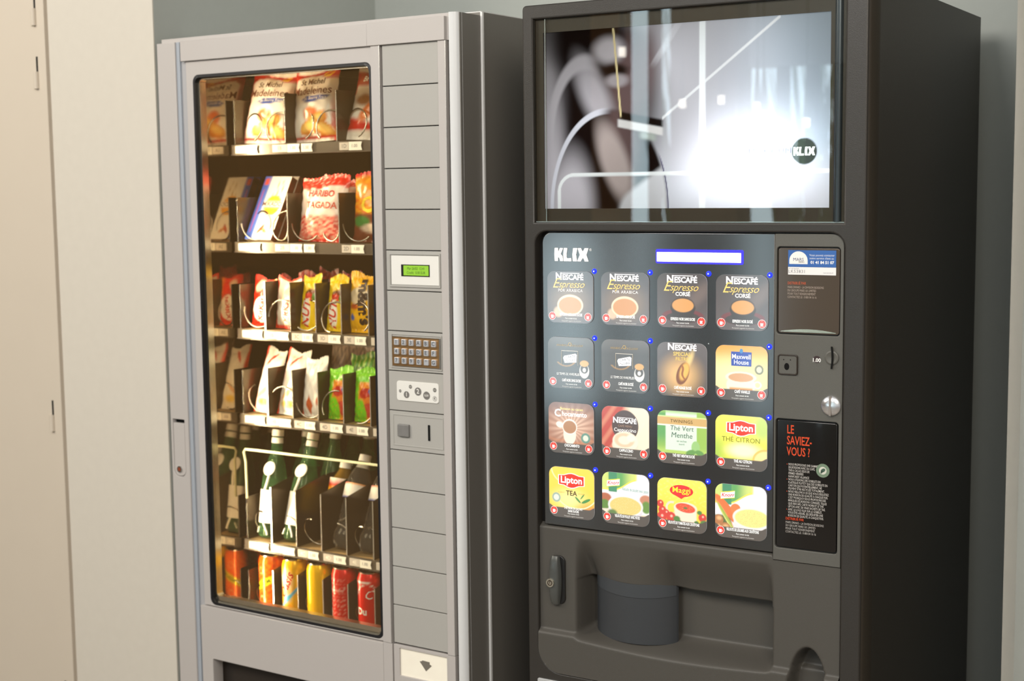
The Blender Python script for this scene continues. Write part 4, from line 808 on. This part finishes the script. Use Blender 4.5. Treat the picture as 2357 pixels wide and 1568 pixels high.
def knorr_top(c, u, v, cut):
    e = cut + .22 * ss(.25, .75, u)
    c = mix(c, L3(246, 226, 80), rect(0, v - e, -1, -.03, 1, 1, .01) * ss(.78, .70, u)); c = mix(c, mix(L3(90, 165, 90), L3(205, 220, 120), .5 + .5 * math.sin(u * 10 + 1)), rect(0, v - e, -1, .0, 1, 1, .01) * ss(.76, .68, u))
    return mix(c, L3(60, 140, 100), rect(u, v, .14, .62, .32, 1.1, .01) * (1 if v > .62 else 0))
def bg_kn1(u, v):
    c = L3(246, 242, 244); c = knorr_top(c, u, v, .68); 
    for cu, cv, ru, rv, col in ((.06, .50, .14, .09, (176, 96, 60)), (.93, .52, .13, .10, (196, 130, 100)), (.05, .36, .12, .10, (84, 130, 40)), (.94, .38, .1, .12, (96, 140, 50)), (.08, .20, .14, .08, (240, 220, 200)), (.9, .14, .22, .09, (240, 214, 186))): c = mix(c, L3(*col), blob(u, v, cu, cv, ru, rv, .2))
    c = mix(c, L3(214, 210, 216), blob(u, v, .50, .28, .36, .20, .04)); c = coffee_cup(c, u, v, .50, .37, .335, .19, L3(236, 232, 232), L3(224, 200, 116), 1.11); c = mix(c, L3(245, 228, 170), clamp(noise(u * 5, v * 6, 2) * 4 - 3.3) * blob(u, v, .5, .37, .3, .16, .1)); return mix(c, L3(90, 125, 60), blob(u, v, .22, .19, .11, .09, .3))
def bg_mag(u, v):
    c = mix(L3(248, 200, 40), L3(250, 232, 90), v); c = mix(c, L3(244, 236, 170), clamp(noise(u * 2, v * 2, 1) * 2 - 1.2) * ss(.4, .6, v) * .4); c = mix(c, L3(236, 214, 196), smooth_arc(u, v, .30, .44, .11, .11, .15, .08) * (u < .34))
    c = mix(c, L3(242, 222, 200), rect(u, v, .35, .10, .80, .46, .02) + blob(u, v, .575, .46, .235, .11, .05)); c = mix(c, L3(222, 70, 40), blob(u, v, .575, .46, .20, .085, .07, -.12)); c = mix(c, L3(240, 150, 90), clamp(noise(u * 4, v * 5, 4) * 3 - 2.1) * blob(u, v, .575, .46, .17, .065, .2)); c = mix(c, L3(60, 120, 50), blob(u, v, .575, .46, .04, .018, .4))
    for cu, cv, r in ((.06, .50, .07), (.10, .38, .08), (.09, .25, .10), (.28, .26, .10), (.18, .33, .07), (.92, .31, .08)): c = mix(c, L3(208, 44, 30), blob(u, v, cu, cv, r, r, .12)); c = mix(c, L3(250, 190, 170), blob(u, v, cu + .01, cv + .02, r * .25, r * .25, .5))
    for cu, cv, r in ((.40, .24, .07), (.44, .18, .06), (.86, .40, .05), (.95, .20, .08), (.80, .20, .05), (.84, .12, .06)): c = mix(c, L3(70, 125, 50), blob(u, v, cu, cv, r, r * .8, .3))
    return c
def bg_kn2(u, v):
    c = L3(244, 240, 242); c = knorr_top(c, u, v, .66); c = mix(c, L3(232, 112, 50), blob(u, v, .24, .52, .36, .085, .06, -.85)); c = mix(c, L3(240, 140, 80), blob(u, v, .18, .46, .32, .03, .3, -.95)); c = mix(c, L3(232, 122, 60), blob(u, v, .40, .55, .10, .10, .1))
    c = mix(c, L3(74, 96, 40), blob(u, v, .10, .30, .22, .12, .2)); c = mix(c, L3(206, 212, 120), blob(u, v, .26, .30, .40, .030, .1, -.98)); c = mix(c, L3(160, 180, 70), blob(u, v, .20, .42, .28, .022, .1, -.98))
    for cu, cv, r in ((.07, .32, .095), (.20, .17, .11), (.06, .18, .06)): c = mix(c, L3(176, 112, 60), blob(u, v, cu, cv, r, r, .08)); c = mix(c, L3(222, 176, 120), blob(u, v, cu + .01, cv + .03, r * .5, r * .4, .6))
    c = mix(c, L3(226, 222, 222), blob(u, v, .70, .28, .34, .24, .04)); c = coffee_cup(c, u, v, .72, .41, .335, .18, L3(238, 234, 226), L3(240, 222, 134), 1.12); return mix(c, L3(220, 160, 70), clamp(noise(u * 6, v * 7, 3) * 4 - 3.35) * blob(u, v, .72, .4, .3, .15, .1))
def nescafe(b, x, z, s=1., w_=(.92, .9, .9)):
    b.text('N', x - .0240 * s, z + .0012 * s, .0185 * s, YB, w_, .035); b.text('ESCAFÉ', x + .0065 * s, z, .0142 * s, YB, w_, .035, space=.96); b.box(x - .020 * s, x + .021 * s, YB, YB + .0001, z + .0072 * s, z + .0086 * s, w_)
YB = -.0006
def esp(b, x, z, last, serif):
    nescafe(b, x + .003, z + .0375)
    gd = L3(240, 200, 110); b.text('E', x - .029, z + .0255, .0265, YB - .0001, gd, .0, .45); b.text('spresso', x + .0055, z + .0240, .0195, YB - .0001, gd, -.004, .45, space=.93)
    b.text(last, x + .004, z + (.012 if not serif else .0125), .0078 if serif else .0098, YB, (.9, .88, .86), .0 if serif else .03, space=1.12 if serif else .95)
def shield(b, x, z, s):
    P = [(-.027, .0085), (-.016, .0090), (-.006, .0120), (0, .0128), (.006, .0120), (.016, .0090), (.027, .0085), (.027, -.0085), (.016, -.0095), (.006, -.0135), (0, -.0143), (-.006, -.0135), (-.016, -.0095), (-.027, -.0085)][::-1]
    b.poly([(x + p[0] * s * 1.07, z + p[1] * s * 1.12) for p in P], YB, (.95, .93, .92)); b.poly([(x + p[0] * s, z + p[1] * s) for p in P], YB - .0001, L3(222, 52, 34)); b.text('Lipton', x, z, .0185 * s, YB - .0002, (.95, .95, .93), .028)
def knorr_logo(b, x, z):
    b.poly([(x - .0135, z - .0075), (x - .003, z - .0055), (x + .0135, z - .0030), (x + .0140, z + .0085), (x + .002, z + .0058), (x - .0130, z + .0040)], YB, (.95, .93, .93)); b.poly([(x - .0130, z + .0040), (x + .002, z + .0058), (x + .0140, z + .0085), (x + .0140, z + .0096), (x + .0, z + .0072), (x - .0130, z + .0052)], YB, L3(245, 220, 60)); b.poly([(x - .0135, z - .0085), (x - .003, z - .0066), (x + .0135, z - .0042), (x + .0135, z - .0030), (x - .003, z - .0055), (x - .0135, z - .0075)], YB, L3(245, 220, 60)); b.text('Knorr', x, z + .0002, .0098, YB - .0001, L3(205, 40, 40), .012, .25, rot=.07)
def hex_tag(b, x, z):
    P = [(-.0135, -.0065), (.012, -.0085), (.0150, .0060), (.0120, .0085), (-.0125, .0070), (-.0155, .0035)]; b.poly([(x + p[0] * math.cos(.15) - p[1] * math.sin(.15), z + p[0] * math.sin(.15) + p[1] * math.cos(.15)) for p in P], YB, (.93, .92, .92)); b.text('CARTE', x, z + .0035, .0072, YB - .0001, (.08, .08, .1), .0, rot=.12); b.text('NOIRE', x + .0005, z - .0035, .0072, YB - .0001, (.08, .08, .1), .0, rot=.12)
LB = [
 (bg_esp1, 'ESPRESSO NOIR SANS SUCRE', 2, lambda b: esp(b, -.003, 0, 'PUR ARABICA', 1), 'backlit espresso button with pale cup, top left', 0),
 (bg_esp1, 'ESPRESSO NOIR SUCRÉ', 2, lambda b: esp(b, -.003, 0, 'PUR ARABICA', 1), 'backlit espresso button with pale cup, second in top row', 0),
 (bg_esp2, 'ESPRESSO NOIR SANS SUCRE', 2, lambda b: esp(b, -.002, 0, 'CORSÉ', 0), 'backlit espresso button with dark cup, third in top row', 0),
 (bg_esp2, 'ESPRESSO NOIR SUCRÉ', 2, lambda b: esp(b, -.002, 0, 'CORSÉ', 0), 'backlit espresso button with dark cup, top right', 0),
 (bg_cn, 'CAFÉ NOIR SANS SUCRE', 2, 'cn', 'black coffee button with white tag, far left', 0),
 (bg_cn, 'CAFÉ NOIR SUCRÉ', 2, 'cn', 'black coffee button with white tag, second column', 0),
 (bg_filtre, 'CAFÉ NUAGE SUCRÉ', 2, 'fl', 'brown button with a glowing coffee bean', 0),
 (bg_max, 'CAFÉ VANILLE', 2, 'mx', 'orange button with a blue square', 1),
 (bg_choc, 'CHOCAMENTO', 2, 'ch', 'brown cocoa button with a white mug', 1),
 (bg_capp, 'CAPPUCCINO', 2, 'cp', 'red cappuccino button', 1),
 (bg_twin, 'THÉ VERT MENTHE SUCRÉ', 1, 'tw', 'green mint tea button', 1),
 (bg_lip, 'THÉ AU CITRON', 1, 'li', 'yellow green lemon tea button', 1),
 (bg_tea, 'THÉ NOIR EN SACHET', 1, 'te', 'yellow black tea button', 1),
 (bg_kn1, 'VELOUTÉ DE POULET AVEC PÂTES', 1, 'k1', 'chicken soup button with broccoli', 1),
 (bg_mag, 'VELOUTÉ DE TOMATES AUX CROÛTONS', 1, 'mg', 'yellow tomato soup button', 1),
 (bg_kn2, 'VELOUTÉ DE LÉGUMES AUX CROÛTONS', 1, 'k2', 'vegetable soup button with carrots', 1)]
def art(b, k):
    Wt = (.93, .92, .90)
    if k == 'cn':
        b.text('ARABICA  EXCLUSIF', -.0015, .0335, .0052, YB, L3(180, 150, 90), 0, space=1.25); b.ring(-.001, .0360, .0035, .0035, .0008, YB, L3(200, 165, 90))
        for q in ((-.0195, .0165, .0230, .0238), ): b.box(q[0], q[1], YB, YB + .0001, q[2], q[3], L3(225, 215, 200))
        b.box(-.0195, -.0189, YB, YB + .0001, -.004, .023, L3(190, 175, 150)); b.box(.0159, .0165, YB, YB + .0001, -.004, .023, L3(190, 175, 150)); hex_tag(b, .000, .0085)
        b.text('LE TEMPS DE VIVRE', -.0110, -.0215, .0066, YB, Wt, -.003, sx=.68); b.text('PLUS FORT.', .0205, -.0215, .0066, YB, Wt, .015, sx=.68)
    elif k == 'fl': nescafe(b, .0015, .0400, .95); b.text('SPECIAL', .0005, .0285, .0098, YB, L3(225, 195, 110), .02); b.text('FILTRE', .0005, .0195, .0088, YB, L3(225, 195, 110), .01)
    elif k == 'mx':
        b.poly([(-.019, .013), (.019, .013), (.0195, .0385), (-.0195, .0385)], YB, L3(52, 78, 160)); b.ell(0, .040, .0032, .0042, YB - .0001, L3(70, 130, 180)); b.text('Maxwell', 0, .0295, .0118, YB - .0001, Wt, .012, sx=.92); b.text('House', 0, .0195, .0118, YB - .0001, Wt, .012, sx=.92)
    elif k == 'ch': b.text('Boisson au cacao', .0015, .0375, .0072, YB, L3(250, 232, 160), .01); b.text('C', -.0290, .0280, .0205, YB, Wt, .025); b.text('hocamento', .0075, .0275, .0130, YB, Wt, .025, sx=.92)
    elif k == 'cp': nescafe(b, .0, .0225, .82); b.text('CAFÉ MENU', .0, .0130, .0055, YB, L3(170, 140, 120)); b.text('Cappuccino', .0, .0055, .0098, YB, Wt, .008)
    elif k == 'tw': b.text('TWININGS', -.0005, .0305, .0085, YB, L3(96, 80, 50), .0, space=1.1); b.text('Thé Vert', .0, .0175, .0128, YB, L3(70, 90, 80), -.004, .1); b.text('Menthe', .0, .0045, .0140, YB, L3(70, 90, 80), -.004, .1); b.text('en sachet', .0, -.0060, .0052, YB, L3(90, 110, 100)); b.text('sucré', .0, -.0115, .0052, YB, L3(90, 110, 100))
    elif k == 'li': shield(b, .0, .0275, .98); b.text('THÉ CITRON', .0, .0055, .0125, YB, L3(110, 110, 30), -.006)
    elif k == 'te': shield(b, .0, .0250, 1.0); b.text('TEA', .0, -.0005, .0135, YB, L3(50, 30, 10), .01); b.text('FINEST', -.022, .0, .0032, YB, L3(200, 140, 60), space=1.5); b.text('BLEND', .022, .0, .0032, YB, L3(200, 140, 60), space=1.5)
    elif k == 'k1': knorr_logo(b, -.0255, .0290); b.text('Velouté de poulet avec pâtes', .0205, .0190, .0098, YB, L3(70, 140, 130), -.004, .1, sx=.48, rot=-.03)
    elif k == 'k2': knorr_logo(b, -.0250, .0290)
    elif k == 'mg':
        P = [(-.0235, .0)] + [(.0235 * math.cos(math.radians(a)), .0110 * math.sin(math.radians(a))) for a in range(180, 270, 15)] [1:5] + [(0, -.0150)] + [(.0235 * math.cos(math.radians(a)), .0110 * math.sin(math.radians(a))) for a in range(285, 540, 15)]
        b.poly([(p[0] - .0005, p[1] + .0275) for p in P], YB, L3(226, 58, 60)); b.text('Maggi', -.0005, .0285, .0150, YB - .0001, L3(252, 232, 60), .006, sx=1.1)
def button_geo(b, bgf, foot):
    n = 96; h = SZ / 2; rc = .0155
    def P(u, v):
        x = (u - .5) * SZ; z = (v - .5) * SZ; ax, az = abs(x) - (h - rc), abs(z) - (h - rc)
        if ax > 0 and az > 0:
            d = math.hypot(ax, az)
            if d > rc: x = math.copysign(h - rc + ax * rc / d, x); z = math.copysign(h - rc + az * rc / d, z)
        return x, z
    def col(u, v):
        c = bgf(u, v)
        x, z = (u - .5) * SZ, (v - .5) * SZ
        if foot:                                     # picture ends in a rounded edge over the dark footer
            f = ss(.210, .192, v - (.05 * ss(.15, .0, u) ** 2 if u < .15 else 0) - (.05 * ss(.85, 1., u) ** 2 if u > .85 else 0)); c = mix(c, FOOT, f)
        return mix(c, (.42, .40, .39), .10)  # grey mixed into the print, painting in the haze over the buttons
    b.grid(n, n, lambda u, v: (P(u, v)[0], 0, P(u, v)[1]), col)
    R = rr(-h, -h, h, h, rc, 6); m_ = len(R)
    b.add([(p[0], 0, p[1]) for p in R] + [(p[0] * 1.006, .0016, p[1] * 1.006) for p in R], [(i, m_ + i, m_ + (i + 1) % m_, (i + 1) % m_) for i in range(m_)], L3(150, 150, 150))
for k, (bgf, foot, n2, ar, lab, ft) in enumerate(LB):
    i, j = k % 4, k // 4; cx = .0960 + i * .1156; cz = -.2048 - j * .12615
    b = MB(); button_geo(b, bgf, ft)
    (ar(b) if callable(ar) else art(b, ar))
    for q in ([-.0385] if n2 == 1 else [-.0385, .0385]):
        zq = -.0365
        b.ell(q, zq, .0078, .0078, YB, (.85, .82, .8)); b.ell(q, zq, .0071, .0071, YB - .0001, L3(222, 66, 54))
        if q < 0: b.poly([(q - .0025, zq - .0042), (q + .0018, zq - .0042), (q + .0021, zq + .0018), (q - .0028, zq + .0018)], YB - .0002, (.93, .93, .92)); b.ring(q + .0026, zq - .001, .0018, .0018, .0006, YB - .0002, (.93, .93, .92), n=12)
        else: b.poly([(q - .0022, zq - .0028), (q + .0016, zq - .0028), (q + .0026, zq + .0012), (q - .0032, zq + .0012)], YB - .0002, (.93, .93, .92)); b.box(q - .0035, q + .0030, YB - .0002, YB, zq - .0042, zq - .0034, (.93, .93, .92))
        b.text('"', q, zq + .0042, .0045, YB - .0002, (.93, .8, .78))
    tw = (.93, .93, .92); tx = .002 if n2 == 2 else .004; sxx = .52 if len(foot) < 26 else .47
    if foot.startswith('THÉ NOIR'): b.text(foot, tx, -.0300, .0062, YB, tw, .02, sx=.66); b.text('SANS SUCRE', tx, -.0355, .0062, YB, tw, .03, sx=.68)
    else: b.text(foot, tx, -.0335, .0072, YB, tw, .03, sx=sxx + (.12 if len(foot) < 14 else 0))
    b.text('Peut contenir du lait', tx, -.0405, .0040, YB, (.8, .8, .78), .01, sx=.75); b.text('Photographie suggestion de présentation', tx + .001, -.0462 + .0008, .0034, YB, (.6, .58, .55), .0, sx=.75)
    o = b.build('drink_button', button_m, sp, smooth=False); o.location = (cx, .0052, cz); o['label'] = lab
# right-hand column plates
col2 = plate('payment_column', rr(.5038, -.6625, .6275, -.0822, [.0, .0, .020, .0]), [rr(.5075, -.2575, .6215, -.1045, .006), rr(.5072, -.6395, .6212, -.4068, .006)], .0060, .020, grey2_m, V2, .0012, ZC)
for q in ((-.2585, -.1035), (-.6405, -.4058)): b = MB(); b.box(.5062, .6222, .0125, .016, *q); b.build('window_well', black_m, col2, smooth=False)
cwin = plate('card_window', rr(.5098, -.2555, .6198, -.1068, .005), [], .0072, .0125, smoke_m, col2, .0012)
b = MB(); b.box(.5278, .6135, .0066, .0070, -.1395, -.1105, L3(58, 104, 176)); b.box(.5278, .6135, .0066, .0070, -.1530, -.1397, L3(242, 240, 240))
b.add(*[[(x, .0064, z) for x, z in [(.5300, -.1345)] + [(.5300 + .0165 + .0165 * -math.cos(math.radians(a)), -.1290 + .0155 * math.sin(math.radians(a))) for a in range(0, 181, 12)][::1] + [(.5630, -.1345)]][::-1]], [tuple(range(18))], L3(245, 243, 240)) if False else None
dome = [(.5630, -.1345)] + [(.5465 + .0165 * math.cos(math.radians(a)), -.1285 + .0160 * math.sin(math.radians(a))) for a in range(0, 181, 12)] + [(.5300, -.1345)]
b.poly(dome[::-1][::-1], .0064, L3(245, 243, 240)); b.text('MARS', .5465, -.1268, .0078, .0062, L3(70, 80, 120), .0); b.text('DRINKS', .5520, -.1310, .0030, .0062, L3(90, 80, 80), .01)
b.text('Vous pouvez contacter', .5885, -.1190, .0052, .0064, (.8, .85, .92), .0, sx=.92); b.text('notre service client au', .5880, -.1243, .0052, .0064, (.8, .85, .92), .0, sx=.92); b.text('01 41 84 51 07', .5890, -.1315, .0068, .0064, (.93, .94, .95), .035, sx=1.0)
b.text('N° de machine', .5385, -.1423, .0030, .0064, (.3, .3, .3)); b.text('LK53831', .5440, -.1475, .0076, .0064, (.2, .2, .22), -.002, space=1.15); b.text('marsdrinks.fr', .6000, -.1490, .0034, .0064, (.3, .3, .35))
b.build('service_sticker', print_m, cwin, smooth=False)
b = MB(); gt = L3(176, 160, 148)
b.text('DISTRIBUÉ PAR', .5270, -.1680, .0066, .0068, L3(190, 92, 60), .015, align='LEFT', sx=.75)
for q, t in enumerate(('MARS DRINKS - LA DIVISION BOISSONS', 'DU GROUPE MARS UK LIMITED', 'POUR TOUT RENSEIGNEMENT', 'CONTACTEZ LE : 0 800 04 16 16')): b.text(t, .5270, -.1750 - q * .0057, .0056, .0068, gt, .0, align='LEFT', sx=.66)
b.build('distributor_text', print_m, cwin, smooth=False)
b = MB(); b.grid(16, 1, lambda u, v: (.515 + u * .100, .0072 - .0006, -.2530 + v * .0010 + (.0045 * (1 - (2 * u - 1) ** 2)) * v), None); b.build('window_lip', trim_m, cwin)
iw = plate('info_window', rr(.5098, -.6372, .6190, -.4092, .005), [], .0072, .0125, mat('gloss_black_card', (.012, .010, .009), .12, coat=.5, noise=.1, nscale=9), col2, .0012)
b = MB(); orr = L3(220, 78, 40)
for q, t in enumerate(('LE', 'SAVIEZ-', 'VOUS ?')): b.text(t, .5280, -.4260 - q * .0195, .0215, .0068, orr, .015, align='LEFT', sx=.62 if q else .62)
b.build('headline', print_m, iw, smooth=False)
paras = [['NOUS PROPOSONS UNE GAMME', 'DE BOISSONS AVEC DU CAFÉ,', 'THÉ & CACAO ISSUS DE', 'FERMES VÉRIFIÉES', 'RAINFOREST ALLIANCE'], ['NOUS UTILISONS DES GOBELETS EN', 'PLASTIQUE PLUTÔT QUE DES GOBELETS EN', 'CARTON QUI POTENTIELLEMENT, NE', 'PEUVENT ÊTRE RECYCLÉS TOTALEMENT.'], ['NOUS VEILLONS À CE QUE VOUS DÉGUSTIEZ', 'UNE BOISSON DE QUALITÉ À CHAQUE FOIS.', "C'EST POURQUOI NOUS PROPOSONS DES", 'MARQUES DE BOISSONS CONNUES, TELLES', 'QUE NESCAFÉ, CARTE NOIRE ET LE THÉ', 'LIPTON AVEC DE VRAIS SACHETS DE THÉ.'], ['AVEC LE LOGO KLIX SUR LE GOBELET,', 'VOUS ÊTES ASSURÉ, DE DÉGUSTER UNE', 'BOISSON DE QUALITÉ, À CHAQUE FOIS.']]
b = MB(); z = -.4875
for pg in paras:
    b.ell(.5290, z, .0008, .0008, .0068, orr, n=8)
    for t in pg: b.text(t, .5315, z, .0058, .0068, L3(205, 200, 195), .006, align='LEFT', sx=.62); z -= .0054
b.text('DISTRIBUÉ PAR', .5270, z - .0005, .0066, .0068, orr, .015, align='LEFT', sx=.75); z -= .0072
for t in ('MARS DRINKS - LA DIVISION BOISSONS', 'DU GROUPE MARS UK LIMITED', 'POUR TOUT RENSEIGNEMENT', 'CONTACTEZ LE : 0 800 04 16 16'): b.text(t, .5270, z, .0058, .0068, L3(190, 185, 180), .0, align='LEFT', sx=.68); z -= .0056
b.build('information_text', print_m, iw, smooth=False)
b = MB(); b.lathe([(.0, .0006)] + [(.0118 + .0006 * (q % 2), .0) for q in range(1)], 40); 
b = MB(); P = []
for q in range(56): a = 2 * math.pi * q / 56; r_ = .0118 + .0007 * (q % 2); P.append((.5940 + r_ * math.cos(a), -.4935 + r_ * math.sin(a)))
b.poly(P, .0068, L3(120, 140, 118)); b.ell(.5940, -.4935, .0068, .0068, .0067, L3(212, 212, 200)); b.ell(.5945, -.4930, .0045, .0030, .0066, L3(70, 95, 80), rot=.6); b.ell(.5920, -.4960, .0018, .0030, .0066, L3(70, 95, 80), rot=-.5); b.build('certificate_seal', print_m, iw, smooth=False)
lk = plate('jack_socket', rr(.5118, -.3280, .5472, -.2935, .004), [], .0040, .0075, grey2_m, col2, .0010)
plate('socket_rim', rr(.5112, -.3287, .5478, -.2928, .0045), [rr(.5135, -.3262, .5455, -.2952, .0035)], .0030, .0065, mat('bronze_black_rim', (.035, .025, .018), .3), lk, .0008)
b = MB(); b.ell(.5278, -.3140, .0046, .0062, .0037, (0, 0, 0)); b.ell(.5222, -.3020, .001, .001, .0037, (0, 0, 0), n=8); b.ell(.5345, -.3020, .001, .001, .0037, (0, 0, 0), n=8); b.build('socket_hole', groove_m, lk)
b = MB(); b.ell(.5815, -.2990, .0072, .0062, .0056, L3(60, 44, 44)); b.text('1.00', .5810, -.3005, .0092, .0053, (.9, .9, .88), .03); b.build('price_badge', print_m, col2, smooth=False)
b = MB(); b.lathe([(.0122, 0), (.0120, .0022), (.0098, .0030), (.006, .0020), (0, .0012)], 32); o = b.build('coin_dish', grey2_m, col2); o.matrix_local = Matrix.Translation((.6085, .0058, -.2945)) @ Matrix.Rotation(math.radians(90), 4, 'X')
b = MB(); b.grid(2, 12, lambda u, v: (.6072 + u * .0036 + .0014 * math.sin(math.pi * v), .0022, -.3138 + v * .0388)); b.build('coin_slot', groove_m, col2)
b = MB(); b.lathe([(.0172, 0), (.0170, .0035), (.0150, .0055), (.008, .0075), (0, .0082)], 36); o = b.build('return_knob', mat('satin_chrome', (.85, .85, .87), .22, metal=.85), col2); o.matrix_local = Matrix.Translation((.6085, .0058, -.3780)) @ Matrix.Rotation(math.radians(90), 4, 'X')
b = MB(); b.box(-.0018, .0018, -.0168, .0168, .004, .0088); b.build('knob_groove', mat('knob_shadow', (.35, .30, .27), .4, metal=.5), o)
# lower moulding with the cup bay, as one sculpted surface
def bay(x, z):
    mx = ss(.100, .118, x) * (1 - ss(.488, .506, x)); top = -.6790 - .030 * ss(.10, .16, x) * 0
    t_ = clamp((-.672 - z) / .080); sl = .75 * t_ + .25 * ss(0, 1, t_); bot = ss(-.8720 - .010 * math.sin(math.pi * clamp((x - .1) / .4)), -.848, z)
    q = (x - .2115) / .0845; D1 = (.0435 - .034 * (1 - q * q) ** .8 if abs(q) < 1 else .0435 - .008 * ss(.296, .34, x))
    d = mx * (D1 * sl if z > -.7530 else .064 * bot)
    # overhang: the slope reaches further down to the right of the cup door
    d -= .020 * mx * blob(x, z, .40, -.765, .12, .055, .5) * 0
    d -= .0035 * ss(-.672, -.650, z) * 0
    d += .012 * ss(-.6570, -.6490, z) * (x < .503)                 # sloping top lip
    d -= .010 * ss(-.858, -.868, z) * (1 - ss(.53, .545, x) * 0)   # proud lower lip
    d += .046 * (1 - ss(.84, 1.03, math.hypot((x - .5690) / .0345, (z + .8960) / .0800))) * ss(-.942, -.925, z)
    return .0085 + d
b = MB(); nx, nz = 210, 110; X0, X1, Z0, Z1 = .0226, .6275, -.9440, -.6490
def bp(u, v):
    x = X0 + u * (X1 - X0); z = Z0 + v * (Z1 - Z0)
    q = .048                                              # rounded lower left corner
    if x < X0 + q and z < Z0 + q:
        dx, dz_ = X0 + q - x, Z0 + q - z; d = math.hypot(dx, dz_)
        if d > q: x = X0 + q - dx * q / d; z = Z0 + q - dz_ * q / d
    if x > .5032 and z > -.6640: z = -.6640 + (z + .6640) * .02
    return (x, bay(x, z), z)
b.grid(nx, nz, bp); 
lm = z2(b, 'cup_bay_moulding', grey3_m, ang=180)
# curved cup door
def cdp(u, v):
    x = .1270 + u * .1690; z = -.8660 + v * .1165
    q = 2 * u - 1; y = .052 - .034 * (1 - q * q) ** .8 - .0
    z += .012 * (1 - (1 - q) / 2) * 0 + (.006 * (q * q) if v > .5 else .004 * q * q)
    return (x, y, z)
b = MB(); b.grid(40, 30, cdp); b.grid(40, 30, lambda u, v: (cdp(u, v)[0], cdp(u, v)[1] + .004, cdp(u, v)[2]), flip=True)
top = [cdp(i / 40, 1) for i in range(41)]; b.add([t for p in top for t in (p, (p[0], p[1] + .004, p[2]))], [(2 * i, 2 * i + 2, 2 * i + 3, 2 * i + 1) for i in range(40)])
rgt = [cdp(1, i / 30) for i in range(31)]; b.add([t for p in rgt for t in (p, (p[0] + .002, p[1] + .004, p[2]))], [(2 * i, 2 * i + 1, 2 * i + 3, 2 * i + 2) for i in range(30)])
cdr = z2(b, 'cup_door', cup_m, ang=50)
b = MB(); b.grid(40, 4, lambda u, v: (cdp(u, .78 + .225 * v)[0], cdp(u, 1)[1] - .0012, cdp(u, .78 + .225 * v)[2])); b.build('cup_door_band', mat('slate_band', (.060, .066, .074), .3), cdr, ang=60)
# lever handle with lock
plate('handle_recess', rr(.0500, -.8060, .0800, -.7100, .012), [], .0050, .0090, black_m, V2, .0015, ZC)
b = MB()
def hnd(u, v):
    t = v * 2 - 1; z = -.758 + .0480 * t; wl = .0128 * (1 - .35 * t * t) ** 1; x = .0605 + (u * 2 - 1) * wl; return (x, .004 - .0120 * (1 - (u * 2 - 1) ** 4) ** .5 * (1 - .5 * t ** 4), z)
b.grid(16, 26, hnd); hd = z2(b, 'lever_handle', mat('gunmetal_handle', (.10, .105, .10), .3, metal=.3), ang=70)
b = MB(); b.cyl((.0548, -.006, -.7620), (0, -1, 0), .0088, .0084, .0045, 24); b.build('lock_barrel', mat('brass_chrome', (.80, .74, .62), .2, metal=1), hd)
b = MB(); b.ring(.0548, -.7620, .0055, .0055, .0018, -.0109, (0, 0, 0)); b.box(.0542, .0554, -.0110, -.0108, -.7630, -.7560, (0, 0, 0)); b.build('key_slot', mat('lock_dark', (.10, .07, .05), .3, metal=.6), hd)
# pale label plate below the moulding
plate('lower_label', rr(.0210, -1.10, .20, -.9600, .003), [], -.0035, .001, mat('silver_label', (.62, .64, .66), .25, metal=.3, noise=.05), V2, .0005, ZC)
